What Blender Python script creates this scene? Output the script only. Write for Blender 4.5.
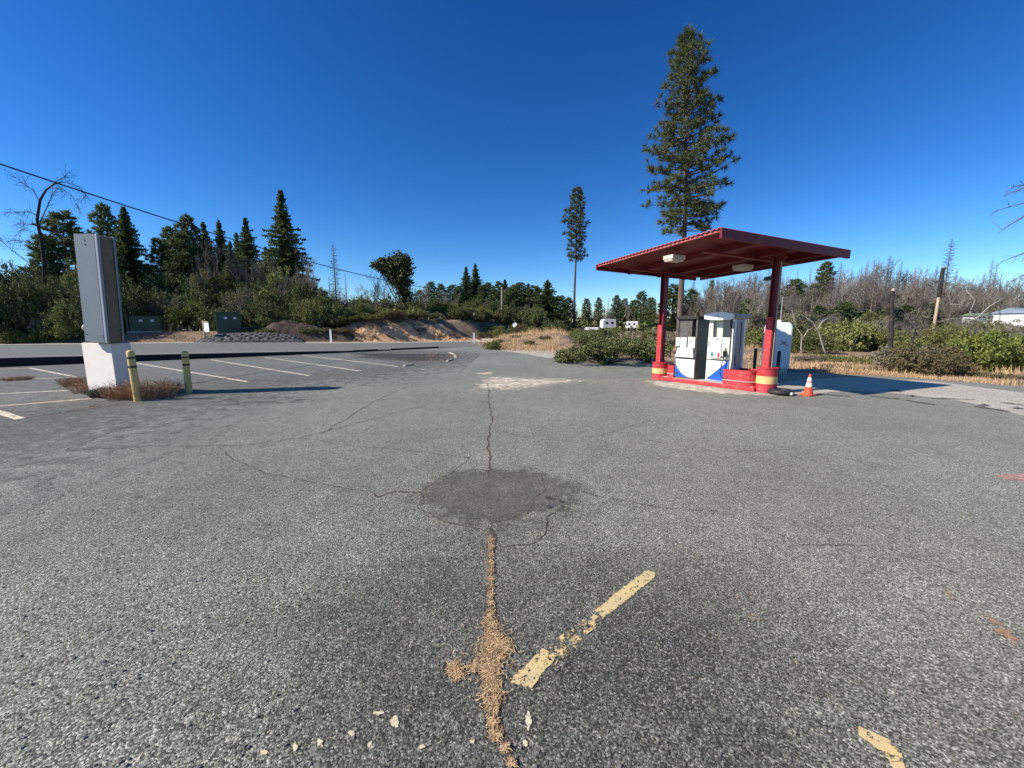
import bpy, math, random
from mathutils import Vector, Matrix, noise
R = math.radians
for o in list(bpy.data.objects): bpy.data.objects.remove(o)
SC = bpy.context.scene
COL = SC.collection

# ------------------------------------------------------------------ camera
CAMH = 1.75; FPX = 400.0; PITCH = math.atan(59/400.0)
cam_d = bpy.data.cameras.new('camera'); cam = bpy.data.objects.new('camera', cam_d); COL.objects.link(cam)
cam_d.sensor_width = 36.0; cam_d.lens = 36.0*FPX/1024; cam_d.clip_start = 0.05; cam_d.clip_end = 3000
cam.location = (0, 0, CAMH); cam.rotation_euler = (R(90)-PITCH, 0, 0)
SC.camera = cam

# ------------------------------------------------------------------ sky and sun
SUN_AZ = (-0.965, -0.262); SUN_EL = R(38)
w = bpy.data.worlds.new('World'); SC.world = w; w.use_nodes = True
nt = w.node_tree; nt.nodes.clear()
out = nt.nodes.new('ShaderNodeOutputWorld'); bg = nt.nodes.new('ShaderNodeBackground'); sky = nt.nodes.new('ShaderNodeTexSky')
sky.sky_type = 'NISHITA'; sky.sun_disc = False; sky.sun_elevation = SUN_EL
sky.sun_rotation = math.atan2(SUN_AZ[0], SUN_AZ[1]) % (2*math.pi)
sky.altitude = 900; sky.air_density = 1.0; sky.dust_density = 0.0; sky.ozone_density = 5.0
bg.inputs['Strength'].default_value = 0.066
hs = nt.nodes.new('ShaderNodeHueSaturation'); hs.inputs['Saturation'].default_value = 1.24; hs.inputs['Hue'].default_value = 0.502
nt.links.new(sky.outputs[0], hs.inputs['Color']); gm = nt.nodes.new('ShaderNodeGamma'); gm.inputs['Gamma'].default_value = 1.25; nt.links.new(hs.outputs[0], gm.inputs['Color']); nt.links.new(gm.outputs[0], bg.inputs['Color'])
nt.links.new(bg.outputs[0], out.inputs['Surface'])
sd = bpy.data.lights.new('sun', 'SUN'); sd.energy = 5.0; sd.angle = R(0.5); sd.color = (1.0, 0.93, 0.84)
sun = bpy.data.objects.new('sun', sd); COL.objects.link(sun); sun.location = (-40, -5, 40)
tosun = Vector((SUN_AZ[0]*math.cos(SUN_EL), SUN_AZ[1]*math.cos(SUN_EL), math.sin(SUN_EL)))
sun.rotation_euler = tosun.to_track_quat('Z', 'Y').to_euler()
vs = SC.view_settings
vs.view_transform = 'Standard'; vs.look = 'None'; vs.gamma = 1.0; vs.exposure = 0.60; vs.use_curve_mapping = False

# ------------------------------------------------------------------ measuring: a photo point to a place in the world
def ray(px, py):
    a = (px-512)/FPX; b = (384-py)/FPX
    return (a, math.cos(PITCH)+b*math.sin(PITCH), -math.sin(PITCH)+b*math.cos(PITCH))
def G(px, py, z=0.0):
    r = ray(px, py); t = (z-CAMH)/r[2]; return (r[0]*t, r[1]*t)
def at(px, py, Y):
    r = ray(px, py); t = Y/r[1]; return (r[0]*t, Y, CAMH+r[2]*t)
def lerp(a, b, t): return a+(b-a)*t
def sst(a, b, x):
    t = max(0.0, min(1.0, (x-a)/(b-a))); return t*t*(3-2*t)
def interp(pts, x):
    if x <= pts[0][0]: return pts[0][1]
    for (a, b), (c, d) in zip(pts, pts[1:]):
        if x <= c: return lerp(b, d, (x-a)/(c-a))
    return pts[-1][1]

# ------------------------------------------------------------------ materials
def N(nt, kind, **kw):
    n = nt.nodes.new(kind)
    for k, v in kw.items():
        if hasattr(n, k): setattr(n, k, v)
        else: n.inputs[k].default_value = v
    return n
def rgba(c): return (c[0], c[1], c[2], 1)
def mat(name, c1, c2=None, scale=4.0, rough=0.7, bump=0.0, bscale=None, metal=0.0, spec=0.4, alpha=None, island=False, objrand=0.0, detail=6, dirt=None, coord='Object', trans=0.0, grime=None):
    m = bpy.data.materials.new(name); m.use_nodes = True
    nt = m.node_tree; b = nt.nodes['Principled BSDF']; L = nt.links
    b.inputs['Roughness'].default_value = rough; b.inputs['Metallic'].default_value = metal
    b.inputs['Specular IOR Level'].default_value = spec
    if coord == 'Object': co = N(nt, 'ShaderNodeTexCoord').outputs['Object']
    else: co = N(nt, 'ShaderNodeNewGeometry').outputs['Position']
    col = None
    if c2 is None: c2 = tuple(x*0.8 for x in c1)
    no = N(nt, 'ShaderNodeTexNoise', Scale=scale, Detail=detail, Roughness=0.65); L.new(co, no.inputs['Vector'])
    cr = N(nt, 'ShaderNodeValToRGB'); cr.color_ramp.elements[0].position = 0.34; cr.color_ramp.elements[1].position = 0.66
    cr.color_ramp.elements[0].color = rgba(c1); cr.color_ramp.elements[1].color = rgba(c2)
    fac = no.outputs['Fac']
    if island:
        ge = N(nt, 'ShaderNodeNewGeometry')
        mi = N(nt, 'ShaderNodeMath', operation='ADD'); L.new(ge.outputs['Random Per Island'], mi.inputs[0]); L.new(fac, mi.inputs[1])
        m2 = N(nt, 'ShaderNodeMath', operation='MULTIPLY'); L.new(mi.outputs[0], m2.inputs[0]); m2.inputs[1].default_value = 0.5
        fac = m2.outputs[0]
        cr.color_ramp.elements[0].position = 0.2; cr.color_ramp.elements[1].position = 0.8
    L.new(fac, cr.inputs['Fac']); col = cr.outputs['Color']
    if dirt is not None:   # (colour, scale, lo, hi): worn or stained blotches
        dc, ds, lo, hi = dirt
        dn = N(nt, 'ShaderNodeTexNoise', Scale=ds, Detail=8, Roughness=0.7); L.new(co, dn.inputs['Vector'])
        dr = N(nt, 'ShaderNodeMapRange'); dr.inputs['From Min'].default_value = lo; dr.inputs['From Max'].default_value = hi
        L.new(dn.outputs['Fac'], dr.inputs['Value'])
        mx = N(nt, 'ShaderNodeMixRGB'); L.new(dr.outputs[0], mx.inputs['Fac']); L.new(col, mx.inputs['Color1']); mx.inputs['Color2'].default_value = rgba(dc)
        col = mx.outputs[0]
    if objrand:
        oi = N(nt, 'ShaderNodeObjectInfo')
        mr = N(nt, 'ShaderNodeMapRange'); mr.inputs['To Min'].default_value = 1-objrand; mr.inputs['To Max'].default_value = 1+objrand
        L.new(oi.outputs['Random'], mr.inputs['Value'])
        h = N(nt, 'ShaderNodeHueSaturation'); L.new(mr.outputs[0], h.inputs['Value']); L.new(col, h.inputs['Color'])
        mr2 = N(nt, 'ShaderNodeMapRange'); mr2.inputs['To Min'].default_value = 0.485; mr2.inputs['To Max'].default_value = 0.51
        L.new(oi.outputs['Random'], mr2.inputs['Value']); L.new(mr2.outputs[0], h.inputs['Hue'])
        col = h.outputs[0]
    L.new(col, b.inputs['Base Color'])
    if bump:
        bn = N(nt, 'ShaderNodeTexNoise', Scale=bscale or scale*4, Detail=8, Roughness=0.7); L.new(co, bn.inputs['Vector'])
        bu = N(nt, 'ShaderNodeBump', Strength=min(1, bump), Distance=0.02*max(1, bump)); L.new(bn.outputs['Fac'], bu.inputs['Height'])
        L.new(bu.outputs[0], b.inputs['Normal'])
    o = nt.nodes['Material Output']
    if trans:
        tr = N(nt, 'ShaderNodeBsdfTranslucent'); L.new(col, tr.inputs['Color'])
        ms = N(nt, 'ShaderNodeMixShader'); ms.inputs[0].default_value = trans
        L.new(b.outputs[0], ms.inputs[1]); L.new(tr.outputs[0], ms.inputs[2]); L.new(ms.outputs[0], o.inputs['Surface'])
    if name.endswith('leaves') or name.endswith('needles'): b.inputs['Specular IOR Level'].default_value = 0.15
    if alpha is not None:   # worn away: (scale, threshold lo, hi, edge attribute)
        asc, lo, hi = alpha
        an = N(nt, 'ShaderNodeTexNoise', Scale=asc, Detail=9, Roughness=0.75); L.new(co, an.inputs['Vector'])
        at_ = N(nt, 'ShaderNodeAttribute'); at_.attribute_name = 'edge'
        ad = N(nt, 'ShaderNodeMath', operation='ADD'); L.new(an.outputs['Fac'], ad.inputs[0]); L.new(at_.outputs['Fac'], ad.inputs[1])
        ar = N(nt, 'ShaderNodeMapRange'); ar.inputs['From Min'].default_value = lo; ar.inputs['From Max'].default_value = hi
        L.new(ad.outputs[0], ar.inputs['Value']); L.new(ar.outputs[0], b.inputs['Alpha'])
    return m

def asphalt(name, dark, light, speck, base_scale, patch=0.25, stone=85.0, alpha=None):
    m = bpy.data.materials.new(name); m.use_nodes = True
    nt = m.node_tree; L = nt.links; b = nt.nodes['Principled BSDF']; b.inputs['Roughness'].default_value = 0.8; b.inputs['Specular IOR Level'].default_value = 0.2; b.inputs['Sheen Weight'].default_value = 0.26; b.inputs['Sheen Roughness'].default_value = 0.35; b.inputs['Sheen Tint'].default_value = (1, 0.92, 0.66, 1)
    co = N(nt, 'ShaderNodeNewGeometry').outputs['Position']
    wn = N(nt, 'ShaderNodeTexNoise', Scale=40.0, Detail=2); L.new(co, wn.inputs['Vector'])
    wm = N(nt, 'ShaderNodeVectorMath', operation='SCALE'); L.new(wn.outputs['Color'], wm.inputs[0]); wm.inputs['Scale'].default_value = 0.012
    wa = N(nt, 'ShaderNodeVectorMath', operation='ADD'); L.new(co, wa.inputs[0]); L.new(wm.outputs[0], wa.inputs[1])
    v = N(nt, 'ShaderNodeTexVoronoi', Scale=stone); v.feature = 'F1'; L.new(wa.outputs[0], v.inputs['Vector'])
    sep = N(nt, 'ShaderNodeSeparateColor'); L.new(v.outputs['Color'], sep.inputs[0])
    cr = N(nt, 'ShaderNodeValToRGB'); e = cr.color_ramp.elements
    e[0].position = 0.0; e[0].color = rgba(dark); e[1].position = 0.62; e[1].color = rgba(light)
    k = e.new(0.3); k.color = rgba(tuple(lerp(a, c, 0.25) for a, c in zip(dark, light)))
    k = e.new(0.9); k.color = rgba(tuple(lerp(a, c, 0.35) for a, c in zip(light, speck)))
    k = e.new(1.0); k.color = rgba(speck)
    L.new(sep.outputs[0], cr.inputs['Fac'])
    # patches of older / darker surface
    p1 = N(nt, 'ShaderNodeTexNoise', Scale=0.35, Detail=7, Roughness=0.6); L.new(co, p1.inputs['Vector'])
    p2 = N(nt, 'ShaderNodeTexNoise', Scale=2.6, Detail=8, Roughness=0.7); L.new(co, p2.inputs['Vector'])
    p3 = N(nt, 'ShaderNodeTexNoise', Scale=16, Detail=4, Roughness=0.7); L.new(co, p3.inputs['Vector'])
    s = N(nt, 'ShaderNodeMath', operation='ADD'); L.new(p1.outputs['Fac'], s.inputs[0]); L.new(p2.outputs['Fac'], s.inputs[1])
    s3 = N(nt, 'ShaderNodeMath', operation='MULTIPLY_ADD'); L.new(p3.outputs['Fac'], s3.inputs[0]); s3.inputs[1].default_value = 0.8; L.new(s.outputs[0], s3.inputs[2])
    mr = N(nt, 'ShaderNodeMapRange'); mr.inputs['From Min'].default_value = 1.05; mr.inputs['From Max'].default_value = 1.75
    mr.inputs['To Min'].default_value = 1-patch; mr.inputs['To Max'].default_value = 1+patch; L.new(s3.outputs[0], mr.inputs['Value'])
    sc = N(nt, 'ShaderNodeVectorMath', operation='SCALE'); L.new(cr.outputs[0], sc.inputs[0]); L.new(mr.outputs[0], sc.inputs['Scale'])
    L.new(sc.outputs[0], b.inputs['Base Color'])
    bu = N(nt, 'ShaderNodeBump', Strength=0.75, Distance=0.004); bu.invert = True; L.new(v.outputs['Distance'], bu.inputs['Height'])
    bn2 = N(nt, 'ShaderNodeTexNoise', Scale=9.0, Detail=5, Roughness=0.6); L.new(co, bn2.inputs['Vector'])
    bu2 = N(nt, 'ShaderNodeBump', Strength=0.35, Distance=0.02); L.new(bn2.outputs['Fac'], bu2.inputs['Height']); L.new(bu2.outputs[0], bu.inputs['Normal'])
    L.new(bu.outputs[0], b.inputs['Normal'])
    if alpha:
        an = N(nt, 'ShaderNodeTexNoise', Scale=alpha[0], Detail=9, Roughness=0.75); L.new(co, an.inputs['Vector'])
        at_ = N(nt, 'ShaderNodeAttribute'); at_.attribute_name = 'edge'
        ad = N(nt, 'ShaderNodeMath', operation='ADD'); L.new(an.outputs['Fac'], ad.inputs[0]); L.new(at_.outputs['Fac'], ad.inputs[1])
        ar = N(nt, 'ShaderNodeMapRange'); ar.inputs['From Min'].default_value = alpha[1]; ar.inputs['From Max'].default_value = alpha[2]
        L.new(ad.outputs[0], ar.inputs['Value']); L.new(ar.outputs[0], b.inputs['Alpha'])
    return m

M = {}
M['lot'] = asphalt('weathered_asphalt', (0.033, 0.034, 0.028), (0.168, 0.169, 0.143), (0.50, 0.49, 0.41), 1, 0.36, stone=135)
M['road'] = asphalt('road_asphalt', (0.05, 0.048, 0.043), (0.135, 0.132, 0.118), (0.26, 0.25, 0.23), 1, 0.15, stone=60)
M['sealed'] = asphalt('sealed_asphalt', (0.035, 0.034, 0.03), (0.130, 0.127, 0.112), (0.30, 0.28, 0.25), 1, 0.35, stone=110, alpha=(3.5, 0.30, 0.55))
M['darknear'] = asphalt('dark_near_asphalt', (0.024, 0.0245, 0.023), (0.105, 0.105, 0.096), (0.50, 0.48, 0.42), 1, 0.3, stone=135, alpha=(1.6, 0.30, 1.10))  # darker asphalt tone for the near part of the lot
M['patch'] = asphalt('patch_asphalt', (0.045, 0.044, 0.037), (0.140, 0.138, 0.118), (0.32, 0.30, 0.26), 1, 0.3, stone=150, alpha=(7, 0.38, 0.62))
M['apron'] = asphalt('concrete_apron', (0.24, 0.21, 0.165), (0.44, 0.395, 0.32), (0.55, 0.5, 0.42), 1, 0.25, stone=50)
M['shoulder'] = mat('shoulder_gravel', (0.30, 0.26, 0.21), (0.42, 0.37, 0.30), 5, 0.95, 0.6, 40, coord='P')
M['wallblack'] = mat('black_wall', (0.010, 0.010, 0.011), (0.02, 0.019, 0.018), 3, 0.9, 0.3)
M['ground'] = mat('dry_ground', (0.19, 0.125, 0.08), (0.31, 0.215, 0.135), 0.7, 0.95, 1.0, 6, coord='P', dirt=((0.09, 0.075, 0.045), 0.9, 0.46, 0.62))
M['bank'] = mat('orange_earth', (0.46, 0.23, 0.10), (0.74, 0.49, 0.27), 1.6, 0.95, 1.0, 5, coord='P', dirt=((0.13, 0.07, 0.04), 1.1, 0.50, 0.60))
M['shadedearth'] = mat('shaded_earth', (0.040, 0.028, 0.021), (0.085, 0.058, 0.042), 2, 0.95, 1.0, 8, coord='P', dirt=((0.3, 0.2, 0.13), 2.5, 0.6, 0.7))  # earth colour darkened to stand in for the shade of the trees
M['yellowline'] = mat('worn_yellow_paint', (0.60, 0.46, 0.20), (0.52, 0.41, 0.22), 8, 0.7, alpha=(42, 0.49, 0.56), coord='P')
M['paleline'] = mat('worn_pale_paint', (0.74, 0.64, 0.46), (0.62, 0.53, 0.38), 6, 0.7, alpha=(9, 0.36, 0.50), coord='P')
M['faintline'] = mat('faint_yellow_paint', (0.58, 0.42, 0.2), (0.5, 0.38, 0.2), 8, 0.8, alpha=(38, 0.56, 0.66), coord='P')
M['midline'] = mat('broken_yellow_paint', (0.62, 0.46, 0.2), (0.55, 0.42, 0.22), 8, 0.8, alpha=(24, 0.51, 0.56), coord='P')
M['paleflake'] = mat('pale_paint_flake', (0.62, 0.55, 0.38), (0.5, 0.45, 0.3), 8, 0.8, alpha=(52, 0.49, 0.55), coord='P')
M['rustpatch'] = mat('rust_stain', (0.42, 0.24, 0.12), (0.36, 0.22, 0.12), 8, 0.85, alpha=(22, 0.5, 0.68), coord='P')
M['pinkpaint'] = mat('pink_spray_paint', (0.55, 0.26, 0.22), (0.5, 0.28, 0.24), 8, 0.85, alpha=(18, 0.48, 0.7), coord='P')
M['sand'] = mat('spilled_sand', (0.60, 0.53, 0.42), (0.50, 0.44, 0.35), 5, 0.95, alpha=(3.2, 0.44, 0.66), coord='P')
M['oil'] = mat('dark_stain', (0.03, 0.03, 0.03), (0.05, 0.05, 0.05), 5, 0.8, alpha=(9, 0.42, 0.7), coord='P')
M['oilfaint'] = mat('faint_dark_stain', (0.06, 0.058, 0.055), (0.08, 0.076, 0.07), 3, 0.8, alpha=(3.5, 0.45, 1.45), coord='P')
M['crack'] = mat('crack_fill', (0.055, 0.045, 0.033), (0.10, 0.075, 0.05), 20, 0.95, alpha=(25, 0.36, 0.46), coord='P')
M['finecrack'] = mat('fine_crack', (0.05, 0.047, 0.043), (0.09, 0.08, 0.07), 20, 0.95, alpha=(14, 0.42, 0.54), coord='P')
M['needle_litter'] = mat('pine_needle_litter', (0.10, 0.055, 0.025), (0.66, 0.46, 0.25), 20, 0.8, island=True, coord='P')
M['litterbed'] = mat('litter_bed', (0.2, 0.11, 0.05), (0.34, 0.21, 0.11), 30, 0.95, 0.5, 60, alpha=(30, 0.47, 0.55), coord='P')
M['drygrass'] = mat('dry_grass', (0.50, 0.31, 0.15), (0.74, 0.53, 0.30), 0.6, 0.9, island=True, coord='P', trans=0.2)
M['drybrush'] = mat('dry_brush', (0.26, 0.15, 0.085), (0.56, 0.38, 0.23), 1.5, 0.9, island=True, trans=0.15)
M['white_plaster'] = mat('white_plaster', (0.74, 0.69, 0.62), (0.70, 0.63, 0.56), 4, 0.85, 0.25, 30, dirt=((0.50, 0.42, 0.35), 3.5, 0.56, 0.85))
M['graymetal'] = mat('grey_blue_metal', (0.135, 0.160, 0.180), (0.12, 0.145, 0.165), 2, 0.55, 0.05, 10, spec=0.3)
M['graymetal2'] = mat('pale_grey_metal', (0.26, 0.28, 0.30), (0.22, 0.24, 0.26), 3, 0.55)
M['brownpanel'] = mat('weathered_brown_panel', (0.14, 0.10, 0.065), (0.21, 0.16, 0.11), 5, 0.8, 0.3, 20)
M['darkmetal'] = mat('dark_metal', (0.035, 0.035, 0.04), (0.055, 0.05, 0.05), 6, 0.5)
M['yellowpost'] = mat('yellow_post_paint', (0.66, 0.47, 0.17), (0.58, 0.41, 0.15), 5, 0.6, 0.15, 30, dirt=((0.25, 0.19, 0.1), 7, 0.6, 0.74))
M['blackband'] = mat('black_band', (0.02, 0.02, 0.02), (0.035, 0.035, 0.035), 5, 0.6)
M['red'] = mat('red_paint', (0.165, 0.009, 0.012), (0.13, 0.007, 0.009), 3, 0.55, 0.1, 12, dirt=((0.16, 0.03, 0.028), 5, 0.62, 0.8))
M['redfade'] = mat('faded_red_paint', (0.48, 0.040, 0.045), (0.40, 0.028, 0.034), 5, 0.65, 0.15, 14, dirt=((0.42, 0.20, 0.15), 9, 0.56, 0.70))
M['pinkroof'] = mat('faded_red_roof_metal', (0.50, 0.10, 0.10), (0.56, 0.16, 0.15), 2, 0.55)
M['ybandpaint'] = mat('yellow_band_paint', (0.72, 0.50, 0.20), (0.66, 0.42, 0.17), 5, 0.65, 0.1, dirt=((0.5, 0.25, 0.12), 5, 0.62, 0.74))
M['pumpwhite'] = mat('white_pump_panel', (0.78, 0.78, 0.74), (0.74, 0.73, 0.68), 3, 0.4, dirt=((0.5, 0.47, 0.38), 5, 0.62, 0.85))
M['pumpcream'] = mat('cream_pump_panel', (0.68, 0.68, 0.55), (0.62, 0.62, 0.50), 4, 0.45)
M['pumpblue'] = mat('blue_pump_graphic', (0.015, 0.09, 0.42), (0.015, 0.11, 0.48), 4, 0.4)
M['pumpgray'] = mat('grey_pump_side', (0.30, 0.30, 0.33), (0.25, 0.25, 0.28), 5, 0.5, dirt=((0.14, 0.13, 0.13), 4, 0.6, 0.8))
M['pumpdark'] = mat('dirty_dark_steel', (0.075, 0.070, 0.062), (0.12, 0.11, 0.10), 4, 0.5, 0.1, 10, dirt=((0.045, 0.04, 0.035), 5, 0.5, 0.7))
M['rubber'] = mat('black_rubber', (0.015, 0.015, 0.016), (0.03, 0.03, 0.03), 5, 0.6)
M['redlabel'] = mat('red_label', (0.6, 0.03, 0.05), None, 4, 0.4)
M['teallabel'] = mat('teal_label', (0.05, 0.22, 0.25), None, 4, 0.4)
M['cone'] = mat('orange_cone', (0.75, 0.09, 0.03), (0.68, 0.08, 0.03), 5, 0.55)
M['white'] = mat('white_paint', (0.8, 0.8, 0.78), (0.72, 0.72, 0.7), 5, 0.6)
M['lightbox'] = mat('aged_light_box', (0.62, 0.52, 0.42), (0.52, 0.43, 0.36), 4, 0.6)
M['tank'] = mat('white_tank_paint', (0.72, 0.76, 0.78), (0.66, 0.70, 0.72), 2, 0.5, dirt=((0.45, 0.46, 0.45), 3, 0.6, 0.8))
M['greenbox'] = mat('green_utility_paint', (0.045, 0.080, 0.050), (0.04, 0.070, 0.045), 3, 0.5)
M['wood'] = mat('pale_weathered_wood', (0.42, 0.34, 0.25), (0.33, 0.26, 0.19), 6, 0.85, 0.2, 20)
M['polewood'] = mat('grey_pole_wood', (0.27, 0.22, 0.18), (0.20, 0.17, 0.14), 4, 0.9, 0.2, 20)
M['char'] = mat('charred_bark', (0.02, 0.018, 0.017), (0.05, 0.043, 0.038), 4, 0.95, 0.6, 15, dirt=((0.52, 0.38, 0.26), 1.1, 0.58, 0.62))
M['barepale'] = mat('bare_pale_wood', (0.52, 0.40, 0.29), (0.42, 0.32, 0.23), 3, 0.9, 0.3, 15)
M['bark'] = mat('pine_bark', (0.085, 0.065, 0.052), (0.16, 0.115, 0.085), 3, 0.95, 0.8, 14)
M['darkbark'] = mat('dark_bark', (0.05, 0.042, 0.036), (0.09, 0.075, 0.06), 3, 0.95, 0.5, 14)
M['burntbark'] = mat('burnt_bark', (0.022, 0.018, 0.016), (0.04, 0.033, 0.028), 3, 0.95, 0.5, 14)
M['deadgray'] = mat('dead_grey_wood', (0.12, 0.105, 0.088), (0.25, 0.22, 0.185), 0.8, 0.9, island=True, objrand=0.3)
M['deadpale'] = mat('dead_pale_wood', (0.30, 0.265, 0.23), (0.42, 0.375, 0.33), 1, 0.9)
M['deadbrown'] = mat('dead_brown_wood', (0.085, 0.068, 0.055), (0.16, 0.13, 0.105), 0.8, 0.9, objrand=0.25)
M['needles'] = mat('pine_needles', (0.055, 0.076, 0.030), (0.150, 0.165, 0.065), 1.0, 0.65, island=True, objrand=0.1, trans=0.22)
M['fir'] = mat('fir_needles', (0.055, 0.090, 0.034), (0.175, 0.220, 0.085), 0.6, 0.7, island=True, objrand=0.15, trans=0.25)
M['oakleaf'] = mat('oak_leaves', (0.045, 0.058, 0.026), (0.115, 0.125, 0.052), 0.8, 0.6, island=True, objrand=0.15, trans=0.12)
M['shrubdark'] = mat('dark_shrub_leaves', (0.042, 0.060, 0.020), (0.19, 0.20, 0.075), 1.2, 0.6, island=True, objrand=0.2, trans=0.12)
M['shrubmid'] = mat('olive_shrub_leaves', (0.080, 0.100, 0.028), (0.26, 0.26, 0.090), 1.2, 0.6, island=True, objrand=0.2, trans=0.18)
M['shrublight'] = mat('bright_shrub_leaves', (0.085, 0.115, 0.025), (0.25, 0.26, 0.065), 1.2, 0.6, island=True, objrand=0.12, trans=0.25)
M['shrubbrown'] = mat('browning_shrub_leaves', (0.10, 0.075, 0.040), (0.18, 0.155, 0.075), 1.2, 0.8, island=True, objrand=0.15, trans=0.15)
M['shrubgray'] = mat('grey_green_leaves', (0.12, 0.115, 0.07), (0.26, 0.235, 0.16), 1.2, 0.8, island=True, objrand=0.2, trans=0.15)
M['rock'] = mat('grey_rock', (0.10, 0.09, 0.085), (0.20, 0.18, 0.165), 3, 0.9, 0.5, 10, objrand=0.2)
M['netrock'] = mat('netted_rock', (0.022, 0.022, 0.024), (0.12, 0.115, 0.11), 4, 0.8, 0.6, 10)
M['paleconc'] = mat('pale_concrete', (0.55, 0.50, 0.43), (0.45, 0.41, 0.35), 4, 0.9, 0.2, 20)
M['house'] = mat('white_siding', (0.75, 0.75, 0.74), (0.7, 0.7, 0.69), 2, 0.7)
M['roofgray'] = mat('grey_blue_roof', (0.25, 0.31, 0.38), (0.2, 0.25, 0.3), 2, 0.6)
M['roofgreen'] = mat('grey_green_roof', (0.16, 0.2, 0.15), (0.13, 0.16, 0.12), 2, 0.7)
M['glass'] = mat('dark_glass', (0.02, 0.025, 0.03), None, 2, 0.1)
M['cable'] = mat('black_cable', (0.012, 0.012, 0.014), None, 2, 0.6)

# ------------------------------------------------------------------ mesh helpers
class MB:
    def __init__(s): s.v = []; s.f = []; s.mi = []; s.cur = 0
    def box(s, c, d, M3=None, taper=1.0):
        i = len(s.v)
        for z in (-1, 1):
            k = taper if z > 0 else 1.0
            for x, y in ((-1, -1), (1, -1), (1, 1), (-1, 1)):
                p = Vector((x*d[0]/2*k, y*d[1]/2*k, z*d[2]/2))
                if M3 is not None: p = M3 @ p
                s.v.append((c[0]+p.x, c[1]+p.y, c[2]+p.z))
        for q in ((0, 3, 2, 1), (4, 5, 6, 7), (0, 1, 5, 4), (1, 2, 6, 5), (2, 3, 7, 6), (3, 0, 4, 7)):
            s.face([i+k for k in q])
        return s
    def face(s, f): s.f.append(tuple(f)); s.mi.append(s.cur)
    def tube(s, pts, rad, n=6, cap=True):
        i0 = len(s.v); pts = [Vector(p) for p in pts]
        prev = None
        for k, p in enumerate(pts):
            if k == 0: d = pts[1]-p
            elif k == len(pts)-1: d = p-pts[k-1]
            else: d = pts[k+1]-pts[k-1]
            if d.length < 1e-9: d = Vector((0, 0, 1))
            d.normalize()
            if prev is None:
                a = d.orthogonal().normalized()
            else:
                a = prev - d*prev.dot(d)
                a = a.normalized() if a.length > 1e-6 else d.orthogonal().normalized()
            prev = a; b = d.cross(a)
            r = rad[k] if isinstance(rad, (list, tuple)) else rad
            for j in range(n):
                t = 2*math.pi*j/n; q = p + (a*math.cos(t)+b*math.sin(t))*r
                s.v.append(tuple(q))
        for k in range(len(pts)-1):
            for j in range(n):
                a = i0+k*n+j; b = i0+k*n+(j+1) % n
                s.face((a, b, b+n, a+n))
        if cap and n > 2:
            s.face([i0+j for j in range(n)][::-1]); s.face([i0+(len(pts)-1)*n+j for j in range(n)])
        return s
    def lathe(s, prof, n=24, c=(0, 0, 0), cap=True):
        i0 = len(s.v)
        for (r, z) in prof:
            for j in range(n):
                t = 2*math.pi*j/n; s.v.append((c[0]+r*math.cos(t), c[1]+r*math.sin(t), c[2]+z))
        for k in range(len(prof)-1):
            for j in range(n):
                a = i0+k*n+j; b = i0+k*n+(j+1) % n; s.face((a, b, b+n, a+n))
        if cap:
            s.face([i0+j for j in range(n)][::-1]); s.face([i0+(len(prof)-1)*n+j for j in range(n)])
        return s
    def prism(s, poly, y0, y1):   # polygon in (x,z), extruded along y
        i = len(s.v); n = len(poly)
        for y in (y0, y1):
            for (x, z) in poly: s.v.append((x, y, z))
        s.face([i+k for k in range(n)]); s.face([i+n+k for k in range(n)][::-1])
        for k in range(n):
            a = i+k; b = i+(k+1) % n; s.face((b, a, a+n, b+n))
        return s
    def poly(s, pts):
        i = len(s.v); s.v += [tuple(p) for p in pts]; s.face(range(i, i+len(pts))); return s
    def build(s, name, m, parent=None, smooth=False, bevel=0.0):
        me = bpy.data.meshes.new(name); me.from_pydata(s.v, [], s.f)
        ms = m if isinstance(m, (list, tuple)) else [m]
        for k in ms: me.materials.append(k)
        if len(ms) > 1: me.polygons.foreach_set('material_index', s.mi)
        if smooth: me.polygons.foreach_set('use_smooth', [True]*len(me.polygons))
        me.update()
        o = bpy.data.objects.new(name, me); COL.objects.link(o)
        if parent is not None: o.parent = parent
        if bevel:
            b = o.modifiers.new('bevel', 'BEVEL'); b.width = bevel; b.segments = 2; b.limit_method = 'ANGLE'; b.angle_limit = R(40)
        return o

def tag(o, label=None, cat=None, group=None, kind=None):
    if label: o['label'] = label
    if cat: o['category'] = cat
    if group: o['group'] = group
    if kind: o['kind'] = kind
    return o
def thing(name, loc, label, cat, rz=0, group=None):
    o = bpy.data.objects.new(name, None); COL.objects.link(o); o.location = loc; o.rotation_euler = (0, 0, rz); o.empty_display_size = 0.3
    return tag(o, label, cat, group)
def copy_tree(o, parent=None):
    c = o.copy(); COL.objects.link(c)
    if parent is not None: c.parent = parent
    for ch in o.children: copy_tree(ch, c)
    return c

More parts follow.
